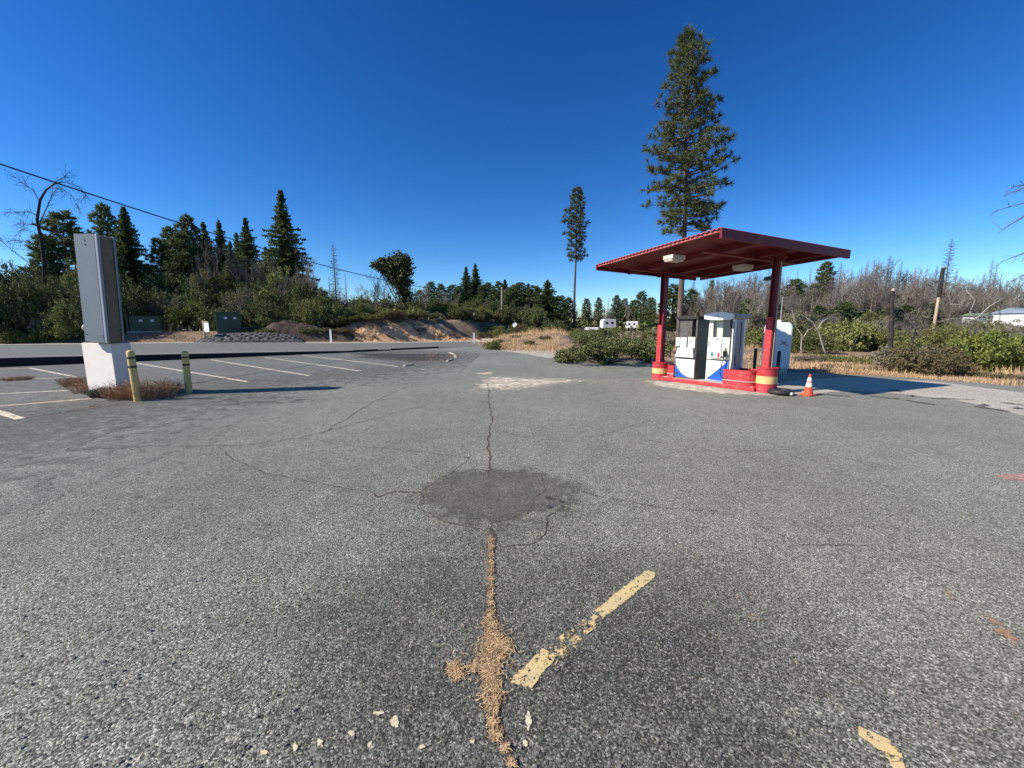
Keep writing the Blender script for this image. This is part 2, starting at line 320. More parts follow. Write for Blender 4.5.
# ------------------------------------------------------------------ the lie of the land
EDGE = [(-80, 13.5), (-35.7, 28.0), (-15.3, 35.2), (-4.6, 43.7), (4, 52), (60, 100)]        # far edge of the road, y against x
def e_far(x): return interp(EDGE, x)
NEAR = [(-80, -31.0), (-21.2, 17.0), (-10.9, 25.4), (-3.4, 33.0), (4, 41), (60, 88)]
def e_near(x): return interp(NEAR, x)
def zroad(x): return interp([(-60, 0.46), (-24, 0.40), (-19, 0.31), (-14.5, 0.20), (-10.5, 0.10), (-4, 0.0), (5, 0.0)], x)
def n2(x, y, s=1.0): return noise.noise(Vector((x*s, y*s, 3.7)))
LOTEDGE = [G(475, 343), G(487, 346.5), G(500, 350), G(560, 350.5), G(596, 355), G(650, 362), G(700, 367), G(800, 372), G(860, 373), G(930, 377.5), G(1024, 386)]
def lot_back(x):   # y of the lot's far edge for x > -3
    return interp([(p[0], p[1]) for p in sorted(LOTEDGE)] + [(30, 10.5), (60, 6)], x)
def ground_h(x, y):
    if y < 1: y_ = 1
    t = x/max(y, 1.0)
    h = 0.0
    if x < -3.0 or y > e_near(x)+0.9:
        if y > e_near(x)+0.9 and y < e_far(x)+0.5: return zroad(x)-0.08
        if y <= e_near(x)+0.9 and x < -3: return -0.06
        d = y-e_far(x)-0.5
        zl = zroad(x)
        lowbank = 0.75*sst(0.5, 4, d) + 2.2*sst(6, 26, d) + 2.5*sst(26, 90, d)
        hibank = 2.3*sst(0.8, 4.5, d) + 1.8*sst(8, 40, d) + 1.5*sst(40, 110, d)
        wl = sst(-0.48, -0.36, t)
        left = zl + lerp(lowbank, hibank, wl)
        # fades out toward the flat ground on the right
        k = 1-sst(-0.07, 0.20, t)
        right = 0.9*sst(10, 60, d)*(1-sst(0.2, 0.5, t)) + 1.3*sst(60, 160, y)*sst(0.4, 0.9, t)
        h = left*k + right*(1-k)
        h += 0.12*n2(x, y, 0.25)*sst(1, 5, d)
        return h
    lb = lot_back(x)
    if y < lb: return -0.06
    d = y-lb
    t2 = sst(-0.14, -0.06, t)*(1-sst(0.10, 0.20, t))
    h = 0.03*sst(0, 0.5, d) + 0.85*sst(0.5, 11, d)*t2*(1-sst(16, 26, d)) + 0.06*n2(x, y, 0.5)*sst(0, 3, d) + 0.12*sst(1, 8, d)
    return h

def make_ground():
    b = MB(); na = 420
    rs = [0.0]; r = 1.5
    while r < 1200:
        rs.append(r); r *= 1.022 if r < 160 else 1.12
    b.v.append((0, 0, -0.06))
    for r in rs[1:]:
        for k in range(na):
            # denser to the front
            a = -math.pi + 2*math.pi*k/na
            a = a - 0.55*math.sin(a)*0.9
            x = r*math.sin(a); y = r*math.cos(a)
            z = ground_h(x, y) if y > 1 else -0.06
            b.v.append((x, y, z))
    for k in range(na): b.face((0, 1+(k+1) % na, 1+k))
    for i in range(len(rs)-2):
        for k in range(na):
            a = 1+i*na+k; c = 1+i*na+(k+1) % na
            b.face((a, c, c+na, a+na))
    o = b.build('ground', M['ground'], smooth=True); tag(o, kind='structure')
make_ground()

def sheet(name, m, pts, z=0.0, kind='structure'):
    b = MB(); b.poly([(p[0], p[1], z) for p in pts][::1])
    o = b.build(name, m)
    if o.data.polygons[0].normal.z < 0: o.data.flip_normals()
    tag(o, kind=kind); return o
def strip(name, m, left, right, zf, nseg=40, lift=0.0):
    b = MB(); n = len(left)
    for p, q in zip(left, right):
        b.v.append((p[0], p[1], zf(p[0])+lift)); b.v.append((q[0], q[1], zf(q[0])+lift))
    for k in range(n-1):
        a = 2*k; b.face((a, a+1, a+3, a+2))
    o = b.build(name, m)
    if sum(p.normal.z for p in o.data.polygons) < 0: o.data.flip_normals()
    tag(o, kind='structure'); return o
# parking lot sheet
xs = [-80+i*1.0 for i in range(0, 84)]
lotpts = [(60, -30), (60, 6), (30, 10.5)] + [LOTEDGE[i] for i in range(len(LOTEDGE)-1, -1, -1)] + [(-3.2, 33.0), (-3.9, 32.5)]
lotpts += [(x, e_near(x)+0.05) for x in (-5, -8, -10.9, -15, -21.2, -40, -80)] + [(-80, -60), (60, -60)]
sheet('parking_lot', M['lot'], lotpts, 0.0)
xr = [-80+i*1.2 for i in range(0, 74)]
strip('road', M['road'], [(x, e_far(x)-1.2) for x in xr], [(x, e_near(x)) for x in xr], lambda x: zroad(x)+0.006)
strip('road_shoulder', M['shoulder'], [(x, e_far(x)+0.9) for x in xr], [(x, e_far(x)-1.4) for x in xr], lambda x: zroad(x)+0.002)
strip('road_edge_line', M['paleline'], [(x, e_near(x)+1.1) for x in xr if x < -12], [(x, e_near(x)+0.98) for x in xr if x < -12], lambda x: zroad(x)+0.010)
# concrete apron on the right, behind the cone
apr = [G(770, 384), G(800, 380), G(850, 377.5), G(930, 381), G(1024, 393), (22, 11.2), (40, 8.5), (40, 6.0), (20, 7.9), G(1024, 416), G(960, 401), G(900, 394), G(850, 391), G(805, 394.5), G(770, 396), G(700, 392), G(650, 384), G(700, 380)]
sheet('concrete_apron', M['apron'], apr, 0.004)
apr2 = [G(500, 350.6), G(560, 351), G(590, 354.5), G(575, 357.5), G(548, 358), G(522, 353.5)]
sheet('concrete_pad', M['apron'], apr2, 0.004)

# low black wall between lot and road, in pieces
def lowwall(x0, x1, hadd=0.0, minh=0.0):
    b = MB(); n = 24
    top = []
    for k in range(n+1):
        x = lerp(x0, x1, k/n); y = e_near(x); h = max(zroad(x)+0.02, minh)
        top.append((x, y, h))
    for (x, y, h) in top:
        b.v += [(x+0.02, y-0.14, -0.02), (x, y-0.10, h), (x-0.05, y+0.10, h), (x-0.05, y+0.12, -0.02)]
    for k in range(n):
        a = 4*k
        for j in range(3): b.face((a+j, a+4+j, a+5+j, a+1+j))
    b.face((0, 1, 2, 3)); e = 4*n; b.face((e+3, e+2, e+1, e))
    return b
w1 = lowwall(-60, -11.0).build('low_wall', M['wallblack']); tag(w1, 'long low black retaining edge between the parking bays and the road', 'kerb')
w2 = lowwall(-10.3, -9.1, minh=0.13).build('low_wall', M['wallblack']); tag(w2, 'short separate piece of low black kerb beyond the parking bays', 'kerb')
w3 = lowwall(-8.4, -5.6, minh=0.12).build('low_wall', M['wallblack']); tag(w3, 'right hand low black kerb piece behind the weedy traffic island', 'kerb')

# orange earth bank
def earth_bank():
    b = MB(); nx = 300; ny = 44
    for i in range(nx+1):
        x = lerp(-16.5, 0.0, i/nx); end = sst(-16.5, -14.0, x)*(1-.55*sst(-9.0, -3.5, x))*(1-sst(-3.5, 0.0, x))
        for j in range(ny+1):
            s = j/ny; yy = e_far(x)+0.9+s*5.5
            prof = 2.35*sst(0.0, 0.62, s)
            nz = noise.fractal(Vector((x*1.5, yy*1.3, s*4)), 0.75, 2.1, 6)
            h = prof*end*(0.85+0.25*n2(x, 0, 0.35)) + nz*0.30*min(1, s*6)*end + 0.02
            b.v.append((x+noise.noise(Vector((x, yy, 9)))*0.2, yy+nz*0.5*min(1, s*5), zroad(x)+h))
    for i in range(nx):
        for j in range(ny):
            a = i*(ny+1)+j; b.face((a, a+ny+1, a+ny+2, a+1))
    o = b.build('dirt_bank', M['bank']); tag(o, kind='structure')
earth_bank()
def shaded_mound():
    b = MB(); nx, ny = 90, 30
    for i in range(nx+1):
        for j in range(ny+1):
            u = i/nx; v = j/ny; x = lerp(-23.5, -11.5, u); y = e_far(x)+.9+v*4.5; nz = noise.fractal(Vector((x*1.1, y*1.1, 4)), .8, 2.1, 4)
            k = sst(0, .25, u)*(1-u)**.8*1.25*sst(0, .45, v)*(1-sst(.75, 1, v)*.5)
            b.v.append((x, y+nz*.3*min(1, v*5), zroad(x)+1.7*k+nz*.25*min(1, k*3)))
    for i in range(nx):
        for j in range(ny):
            a = i*(ny+1)+j; b.face((a, a+ny+1, a+ny+2, a+1))
    o = b.build('dirt_mound', M['shadedearth']); tag(o, kind='structure')
shaded_mound()

# ------------------------------------------------------------------ marks on the pavement
def ragged(pts, amp=0.03, sub=6, seed=1):
    rnd = random.Random(seed); o = []
    n = len(pts)
    for i in range(n):
        a = pts[i]; c = pts[(i+1) % n]
        for k in range(sub):
            t = k/sub; o.append((lerp(a[0], c[0], t)+rnd.uniform(-amp, amp), lerp(a[1], c[1], t)+rnd.uniform(-amp, amp)))
    return o
def decal(name, m, pxpts, z=0.004, amp=0.03, seed=1, sub=6):
    pts = [G(*p) for p in pxpts]; n = len(pts)
    x0 = min(p[0] for p in pts); x1 = max(p[0] for p in pts); y0 = min(p[1] for p in pts); y1 = max(p[1] for p in pts)
    fade = (0.28 if name != 'painted_line' else 0.05)*min(x1-x0, y1-y0); mx = 0.25*fade+amp; x0 -= mx; x1 += mx; y0 -= mx; y1 += mx
    nx = max(8, min(70, int((x1-x0)/fade*5))); ny = max(8, min(70, int((y1-y0)/fade*5)))
    def sd(x, y):
        ins = False; d = 1e9
        for i in range(n):
            ax, ay = pts[i]; bx_, by_ = pts[(i+1) % n]
            if (ay > y) != (by_ > y) and x < (bx_-ax)*(y-ay)/(by_-ay)+ax: ins = not ins
            vx, vy = bx_-ax, by_-ay; t = max(0, min(1, ((x-ax)*vx+(y-ay)*vy)/(vx*vx+vy*vy+1e-9)))
            d = min(d, math.hypot(x-ax-t*vx, y-ay-t*vy))
        return d if ins else -d
    b = MB(); e = []
    for i in range(nx+1):
        for j in range(ny+1):
            x = lerp(x0, x1, i/nx); y = lerp(y0, y1, j/ny); b.v.append((x, y, z)); e.append(max(-0.6, min(0.10, -0.04+0.3*sd(x, y)/fade)))
    for i in range(nx):
        for j in range(ny):
            a = i*(ny+1)+j; q = (a, a+ny+1, a+ny+2, a+1)
            if max(e[k] for k in q) > -0.3: b.face(q)
    o = b.build(name, m)
    at_ = o.data.attributes.new('edge', 'FLOAT', 'POINT'); at_.data.foreach_set('value', e)
    tag(o, kind='structure'); return o
def line(name, m, p0, p1, wd=0.10, z=0.006, px=True, jit=0.0, seg=1, seed=0):
    a = Vector(G(*p0)) if px else Vector(p0); c = Vector(G(*p1)) if px else Vector(p1)
    d = (c-a).normalized(); n = Vector((-d.y, d.x))*wd/2
    b = MB(); rnd = random.Random(seed)
    for k in range(seg+1):
        p = a.lerp(c, k/seg); j = n*(1+rnd.uniform(-jit, jit)); 
        b.v.append((p.x-j.x, p.y-j.y, z)); b.v.append((p.x+j.x, p.y+j.y, z))
    for k in range(seg): b.face((2*k, 2*k+2, 2*k+3, 2*k+1))
    o = b.build(name, m)
    if o.data.polygons[0].normal.z < 0: o.data.flip_normals()
    tag(o, kind='structure'); return o
def crack(pxpts, wd=0.02, m='crack', seed=0, z=0.005, wig=0.04, sub=14):
    rnd = random.Random(seed); pts = [Vector(G(*p)) for p in pxpts]; path = []
    for a, c in zip(pts, pts[1:]):
        n = max(4, min(60, int((c-a).length/0.07))); d = (c-a).normalized(); pr = Vector((-d.y, d.x))
        for k in range(n):
            p = a.lerp(c, k/n); q = noise.noise(Vector((p.x*3, p.y*3, seed)))*wig*1.4+noise.noise(Vector((p.x*12, p.y*12, seed)))*wig*0.6
            path.append(p+pr*q)
    path.append(pts[-1]); b = MB()
    for k, p in enumerate(path):
        d = (path[min(k+1, len(path)-1)]-path[max(k-1, 0)]).normalized(); n = Vector((-d.y, d.x))*wd/2*rnd.uniform(0.45, 1.4)
        b.v.append((p.x-n.x, p.y-n.y, z)); b.v.append((p.x+n.x, p.y+n.y, z))
    for k in range(len(path)-1): b.face((2*k, 2*k+2, 2*k+3, 2*k+1))
    o = b.build('pavement_crack', M[m])
    tag(o, kind='structure')
LINES = [((0, 369.3), (30, 368.2)), ((29, 368), (79, 377.7)), ((-40, 381), (80, 377.6)), ((-40, 396), (70, 390.5)), ((-40, 409.5), (98, 398.3)),
         ((135, 363), (247, 381.8)), ((211, 359.8), (309, 375.7)), ((265, 357.5), (360, 371)), ((303, 355.4), (398, 366.6)), ((345, 354.3), (396, 358.5))]
for i, (a, c) in enumerate(LINES): line('painted_line', M['paleline'], a, c, 0.11, 0.006, seg=20, jit=0.15, seed=i)
line('painted_line', M['paleline'], (-30, 403), (20, 419), 0.14, 0.0065, seg=8, jit=0.1)
line('painted_line', M['faintline'], (60, 413), (104, 404), 0.13, 0.0068, seg=8, jit=0.2)
# foreground stripe
decal('painted_line', M['yellowline'], [(646, 571), (656, 573), (655, 579), (640, 590), (625, 603), (612, 613), (603, 620), (598, 614), (592, 612), (604, 603), (622, 588)], 0.006, 0.0, 3)
decal('painted_line', M['yellowline'], [(542, 649), (557, 655), (553, 664), (546, 670), (538, 681), (532, 690), (522, 687), (510, 684), (514, 676), (525, 667), (534, 657)], 0.006, 0.0, 4)
line('painted_line', M['midline'], (598, 617), (548, 660), 0.10, 0.006, seg=10, jit=0.3, seed=4)
for i, (a, c, wd) in enumerate([((676, 545), (700, 560), .06), ((735, 596), (757, 622), .06), ((787, 656), (805, 668), .05), ((828, 692), (842, 705), .05), ((860, 728), (905, 775), .07)]):
    line('painted_line', M['faintline'], a, c, wd, 0.006, seg=4, jit=0.3, seed=i+30)
decal('painted_line', M['midline'], [(858, 727), (872, 733), (890, 741), (902, 754), (906, 772), (894, 772), (886, 757), (872, 746), (858, 736)], 0.006, 0, 9)
for i, (x, y, rx, ry) in enumerate([(265, 754, 6, 4), (295, 748, 5, 8), (320, 744, 5, 6), (352, 733, 5, 5), (370, 746, 6, 6), (395, 722, 5, 8), (378, 714, 8, 3), (472, 742, 5, 5), (528, 722, 4, 11), (525, 745, 4, 5), (422, 748, 4, 4)]):
    fr = random.Random(i*7); decal('paint_flake', M['paleflake'], [(x+rx*.85*math.cos(a_*.785)*fr.uniform(.5, 1.3), y+ry*.85*math.sin(a_*.785)*fr.uniform(.5, 1.3)) for a_ in range(8)], 0.006, 0.004, i)
decal('rust_stain', M['rustpatch'], [(984, 615), (1000, 622), (1020, 640), (1016, 648), (996, 635)], 0.006, 0.01, 2)
decal('rust_stain', M['rustpatch'], [(942, 590), (952, 592), (956, 602), (944, 597)], 0.006, 0.01, 3)
decal('pink_mark', M['pinkpaint'], [(994, 475), (1030, 473), (1034, 482), (1004, 480)], 0.006, 0.02, 5)
decal('asphalt_patch', M['patch'], [(421, 492), (447, 476), (480, 471), (538, 473), (566, 486), (560, 508), (528, 512), (505, 524), (470, 520), (436, 508)], 0.0045, 0.035, 5, 7)
decal('dark_stain', M['oilfaint'], [(405, 498), (440, 470), (520, 462), (600, 485), (598, 520), (560, 540), (480, 545), (430, 525)], 0.0075, 0.06, 6)
for i, (x, y, a, b_) in enumerate([(549, 499, 6, 2.2), (549, 507, 5, 2), (561, 502, 4, 1.6), (568, 509, 3, 1.4), (563, 507, 2.5, 1.4), (595, 526, 3, 1.4)]):
    decal('oil_spot', M['oil'], [(x-a, y-b_*.4), (x, y-b_), (x+a, y+b_*.3), (x, y+b_)], 0.009, 0.012, i)
# pale sand spill in mid lot
decal('sand_patch', M['sand'], [(470, 388), (487, 376), (525, 378), (560, 379), (600, 380), (560, 384), (530, 389), (492, 391)], 0.005, 0.12, 11, 8)
decal('sand_patch', M['sand'], [(476, 373), (492, 372), (494, 374.5), (478, 375)], 0.005, 0.06, 12)
decal('sand_patch', M['sand'], [(640, 381), (660, 381), (700, 386), (752, 393), (765, 396), (720, 395), (660, 388)], 0.0105, 0.08, 13)
decal('dark_stain', M['oilfaint'], [(200, 398), (300, 396), (330, 402), (230, 407)], 0.005, 0.1, 21)
decal('dark_near_zone', M['darknear'], [(330, 600), (440, 545), (560, 560), (700, 560), (800, 620), (830, 768), (800, 900), (420, 900), (330, 768)], 0.0028, 0.05, 41)  # darker soft-edged zone over the near asphalt
decal('dark_near_zone', M['darknear'], [(560, 620), (640, 600), (700, 630), (690, 700), (600, 720), (560, 680)], 0.0034, 0.05, 42)
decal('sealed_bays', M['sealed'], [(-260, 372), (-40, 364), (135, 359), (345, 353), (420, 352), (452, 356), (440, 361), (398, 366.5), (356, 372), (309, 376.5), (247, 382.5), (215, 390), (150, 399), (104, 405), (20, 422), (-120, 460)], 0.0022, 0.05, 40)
for i, (p, q) in enumerate([((870, 396.5), (900, 399)), ((930, 398), (975, 400)), ((1000, 403), (1030, 406)), ((975, 406.5), (1010, 412)), ((815, 394), (850, 396.5)), ((905, 400.5), (935, 405))]):
    crack([p, q], 0.12, 'crack', 70+i, 0.0095, 0.05)
for i, (x, y, a) in enumerate([(897, 391, 9), (984, 405.5, 9), (1017, 408.5, 9), (912, 396, 5)]):
    decal('oil_spot', M['oil'], [(x-a, y-.8), (x, y-1.4), (x+a, y+.8), (x, y+1.4)], 0.0095, 0.03, 80+i)
CR = [([(488, 384), (489, 400), (492, 420), (487, 440), (491, 460), (489, 474)], .020, 'crack'),
      ([(489, 528), (491, 560), (491, 590), (489, 612), (490, 650), (493, 700), (500, 730), (514, 768), (530, 800)], .035, 'crack'),
      ([(512, 392), (500, 396), (470, 400), (430, 405), (395, 413), (340, 428), (300, 438), (240, 446), (150, 446), (60, 452), (-10, 466)], .018, 'finecrack'),
      ([(415, 384), (395, 392), (372, 402), (345, 420), (322, 434)], .02, 'finecrack'),
      ([(219, 447), (232, 458), (262, 472), (300, 480), (345, 488), (375, 494)], .013, 'finecrack'),
      ([(421, 492), (395, 492), (378, 497), (375, 494)], .018, 'crack'),
      ([(421, 492), (418, 506), (436, 520), (470, 528), (489, 532)], .009, 'crack'),
      ([(447, 476), (463, 464), (472, 455)], .009, 'crack'), ([(421, 492), (440, 478), (480, 470), (520, 473), (541, 474), (546, 490), (534, 500), (527, 514), (505, 522), (489, 524)], .009, 'crack'),
      ([(560, 508), (548, 518), (545, 535), (528, 545), (500, 547)], .009, 'crack'),
      ([(566, 486), (600, 498), (650, 506), (720, 512)], .012, 'finecrack'),
      ([(60, 452), (120, 430), (160, 415), (180, 408)], .013, 'finecrack'),
      ([(300, 438), (360, 447), (420, 452), (470, 458)], .014, 'finecrack'),
      ([(640, 440), (720, 452), (800, 449), (900, 470)], .012, 'finecrack'),
      ([(495, 430), (540, 440), (600, 436), (650, 420)], .012, 'finecrack'),
      ([(740, 520), (800, 545), (880, 548), (960, 575)], .01, 'finecrack'),
      ([(20, 419), (45, 415), (80, 411), (125, 403)], .05, 'crack'),
      ([(130, 372), (170, 375), (215, 377), (260, 372)], .02, 'finecrack'),
      ([(0, 385), (40, 388), (90, 392)], .02, 'finecrack'), ([(30, 400), (60, 388), (60, 379)], .02, 'finecrack')]
for i, (p, wd, m) in enumerate(CR): crack(p, wd, m, i)

# pine needle litter lying along the foreground crack
def litter(name, spine, n, ln=0.035, z=0.008, seed=1, label=None):
    rnd = random.Random(seed); b = MB()
    for i in range(n):
        x, y, r = rnd.choice(spine); c = G(x+rnd.gauss(0, r), y+rnd.gauss(0, r*1.1))
        a = rnd.uniform(0, math.pi*2); l = ln*rnd.uniform(0.5, 1.4); zz = z+rnd.uniform(0, 0.006); wd = 0.0017
        dx, dy = math.cos(a)*l/2, math.sin(a)*l/2; nx, ny = -math.sin(a)*wd, math.cos(a)*wd; up = rnd.uniform(-0.003, 0.004)
        i0 = len(b.v)
        b.v += [(c[0]-dx-nx, c[1]-dy-ny, zz), (c[0]+dx-nx, c[1]+dy-ny, zz+up), (c[0]+dx+nx, c[1]+dy+ny, zz+up), (c[0]-dx+nx, c[1]-dy+ny, zz)]
        b.face((i0, i0+1, i0+2, i0+3))
    o = b.build(name, M['needle_litter']); tag(o, label, 'pine litter', kind='stuff')
sp = [(490, 620, 3), (491, 628, 4), (493, 640, 5), (496, 647, 6), (505, 648, 5), (488, 655, 5), (490, 665, 4), (489, 675, 4), (491, 680, 3.5), (491, 690, 4), (492, 700, 4), (492, 712, 3.4), (493, 724, 2.8), (496, 737, 2.4), (457, 672, 3), (453, 669, 2.5), (476, 668, 3)]
litter('pine_litter', [(a_, b_, c_*(.75, 1.0, 1.5, .85)[i_ % 4]) for i_, (a_, b_, c_) in enumerate(sp)]+[(492, 665, 14)], 3000, 0.026, 0.008, 1, 'tan pine needle litter heaped along the foreground crack')
sp2 = [(491, 540+k*8, 1.6) for k in range(10)] + [(505, 750, 2), (512, 765, 2)]
decal('dark_stain', M['oil'], [(350, 353), (452, 354), (450, 360), (412, 362), (360, 358)], 0.0085, .1, 51)
litter('pine_litter', sp2, 900, 0.022, 0.008, 2, 'thin trail of pine needles in the crack below the dark patch')
decal('litter_bed', M['litterbed'], [(484, 612), (495, 612), (496, 632), (513, 641), (511, 653), (503, 662), (502, 690), (499, 722), (506, 745), (494, 745), (485, 715), (484, 690), (478, 672), (470, 668), (482, 655)], 0.0072, 0.01, 9, 4)
rnd = random.Random(77)
def pebbles():
    b = MB()
    for i in range(900):
        px = rnd.uniform(0, 1024); py = rnd.uniform(395, 768); c = G(px, py); s = rnd.uniform(0.003, 0.009)
        b.box((c[0], c[1], s*0.4), (s*2, s*1.4, s*1.1), Matrix.Rotation(rnd.uniform(0, 6), 3, 'Z'), 0.6)
    o = b.build('loose_pebbles', M['rock']); tag(o, 'loose pebbles and grit scattered on the asphalt', 'pebbles', kind='stuff')
pebbles()

# ------------------------------------------------------------------ petrol island under the canopy
A0 = Vector(G(659.5, 379)); B0 = Vector(G(765.5, 392)); LU = (B0-A0).length
UA = math.atan2((B0-A0).y, (B0-A0).x)        # island heading, local +x runs toward the near post
ISL = (A0.x, A0.y, 0)
# local frame: x along the island, y away from the camera side (-y faces the lot)
def isl_pt(u, v, z=0): return (A0.x+u*math.cos(UA)-v*math.sin(UA), A0.y+u*math.sin(UA)+v*math.cos(UA), z)

isl = thing('pump_island', ISL, 'low red kerbed island carrying two fuel dispensers under the canopy', 'kerb island', UA)
b = MB(); b.box((LU/2, 0.22, 0.06), (LU-0.35, 0.96, 0.12)); b.build('kerb', M['redfade'], isl, bevel=0.02)
b = MB(); b.box((LU/2, 0.22, 0.124), (LU-0.5, 0.82, 0.01)); b.build('concrete_top', M['paleconc'], isl)
def guard(u0, u1, v0, v1, h, label, flip=False):
    t = thing('end_guard', isl_pt((u0+u1)/2, (v0+v1)/2, 0.10), label, 'steel guard', UA)
    lx = u1-u0; ly = v1-v0; r = 0.22; b = MB(); prof = []
    sx = 1 if not flip else -1
    path = [(-sx*lx/2, -ly/2)]
    for k in range(7):
        a = -math.pi/2 + math.pi/2*k/6; path.append((sx*(lx/2-r+r*math.cos(a)), -ly/2+r+r*math.sin(a)))
    for k in range(7):
        a = math.pi/2*k/6; path.append((sx*(lx/2-r+r*math.cos(a)), ly/2-r+r*math.sin(a)))
    path.append((-sx*lx/2, ly/2))
    n = len(path); th = 0.03
    for (x, y) in path: b.v += [(x, y, 0), (x, y, h), (x*(1-th*2/lx), y*(1-th*2/ly), h), (x*(1-th*2/lx), y*(1-th*2/ly), 0)]
    for k in range(n-1):
        a = 4*k
        for j in range(3): b.face((a+j, a+4+j, a+5+j, a+1+j))
    b.build('shell', M['redfade'], t, smooth=False)
    b = MB(); b.box((0, 0, h-0.05), (lx-0.07, ly-0.07, 0.02)); b.build('lid', M['red'], t)
    b = MB()
    for (x, y), (x2, y2) in zip(path, path[1:]): b.tube([(x*1.015, y*1.02, 0.14), (x2*1.015, y2*1.02, 0.14)], 0.012, 5)
    b.build('rail', M['paleconc'], t)
guard(0.30, 0.62, -0.20, 0.42, 0.40, 'small red steel guard box at the far end of the island', True)
guard(LU-1.02, LU-0.22, -0.24, 0.46, 0.44, 'big rounded red steel guard box at the near end of the island')

def drum(u, h, label):
    t = thing('post_drum', isl_pt(u, 0, 0), label, 'bollard drum', UA+0.4)
    r = 0.24
    MB().lathe([(r+.004, 0), (r+.006, 0.02), (r, 0.03), (r, h*.36)], 32, cap=False).build('lower_drum', M['redfade'], t, smooth=True)
    MB().lathe([(r+.002, h*.36), (r+.002, h*.66)], 32, cap=False).build('yellow_band', M['ybandpaint'], t, smooth=True)
    MB().lathe([(r, h*.66), (r, h*.95), (r+.012, h*.955), (r+.012, h*.99), (r-.02, h), (0.02, h)], 32, cap=False).build('upper_drum', M['redfade'], t)
    return t
drum(0.0, 0.56, 'red drum with yellow band around the far canopy post')
drum(LU, 0.66, 'red drum with yellow band around the near canopy post')

# canopy: two posts and a tilted roof; the roof's plan is turned a little against the island
can = thing('canopy', (5.6, 11.75, 0), 'red flat metal canopy on two posts over the fuel dispensers', 'canopy')
inv = Vector((5.6, 11.75, 0))
F_ = Vector((2.70, 13.13, 3.63)); N_ = Vector((4.42, 8.76, 3.76)); R_ = Vector((8.46, 10.38, 3.60)); B_ = F_+R_-N_
ex = (N_-F_); ey = (B_-F_); Lx = ex.length; Ly = ey.length; ex.normalize(); ey.normalize(); ez = ex.cross(ey).normalized()
if ez.z < 0: ez = -ez
def rp(u, v, d=0): return tuple(F_ + ex*u + ey*v + ez*d - inv)
b = MB(); pitch = 0.20; nr = int(Ly/pitch)   # ribs run along the front edge direction? ribs cross to it, seen as teeth on the front edge
nr = int(Lx/0.135); 
pts = []
for k in range(nr+1):
    u = Lx*k/nr
    for (du, hh) in ((0.0, 0.0), (0.045, 0.0), (0.06, 0.020), (0.105, 0.020), (0.12, 0.0)):
        if u+du <= Lx: pts.append((u+du, hh))
for v in (-0.05, Ly+0.03):
    for (u, hh) in pts: b.v.append(rp(u, v, hh+0.002))
n = len(pts)
for k in range(n-1): b.face((k, k+1, k+1+n, k+n))
for v in (-0.05, Ly+0.03):
    for (u, hh) in pts: b.v.append(rp(u, v, hh-0.008))
for k in range(n-1): b.face((2*n+k, 3*n+k, 3*n+k+1, 2*n+k+1)); b.face((k, 2*n+k, 2*n+k+1, k+1))
b.build('roof_sheet', M['pinkroof'], can)
def rbox(u0, u1, v0, v1, d0, d1, name, m, bev=0.0):
    b = MB(); c = [rp(u, v, d) for d in (d0, d1) for (u, v) in ((u0, v0), (u1, v0), (u1, v1), (u0, v1))]
    b.v = [tuple(x) for x in c]
    for q in ((0, 3, 2, 1), (4, 5, 6, 7), (0, 1, 5, 4), (1, 2, 6, 5), (2, 3, 7, 6), (3, 0, 4, 7)): b.face(q)
    return b.build(name, m, can, bevel=bev)
rbox(0.03, Lx-0.03, 0, 0.05, -0.055, -0.012, 'front_edge_trim', M['pinkroof'])
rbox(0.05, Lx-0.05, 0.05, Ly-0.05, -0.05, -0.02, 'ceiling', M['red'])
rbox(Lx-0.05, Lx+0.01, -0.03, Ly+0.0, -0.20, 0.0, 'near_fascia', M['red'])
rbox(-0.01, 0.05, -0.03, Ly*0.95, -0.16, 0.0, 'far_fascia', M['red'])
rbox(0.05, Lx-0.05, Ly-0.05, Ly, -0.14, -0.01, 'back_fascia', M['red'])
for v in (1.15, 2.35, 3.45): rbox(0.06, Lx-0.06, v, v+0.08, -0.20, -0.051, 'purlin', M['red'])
for u in (0.9, 3.6): rbox(u, u+0.12, 0.55, Ly-0.55, -0.24, -0.201, 'cross_beam', M['red'])
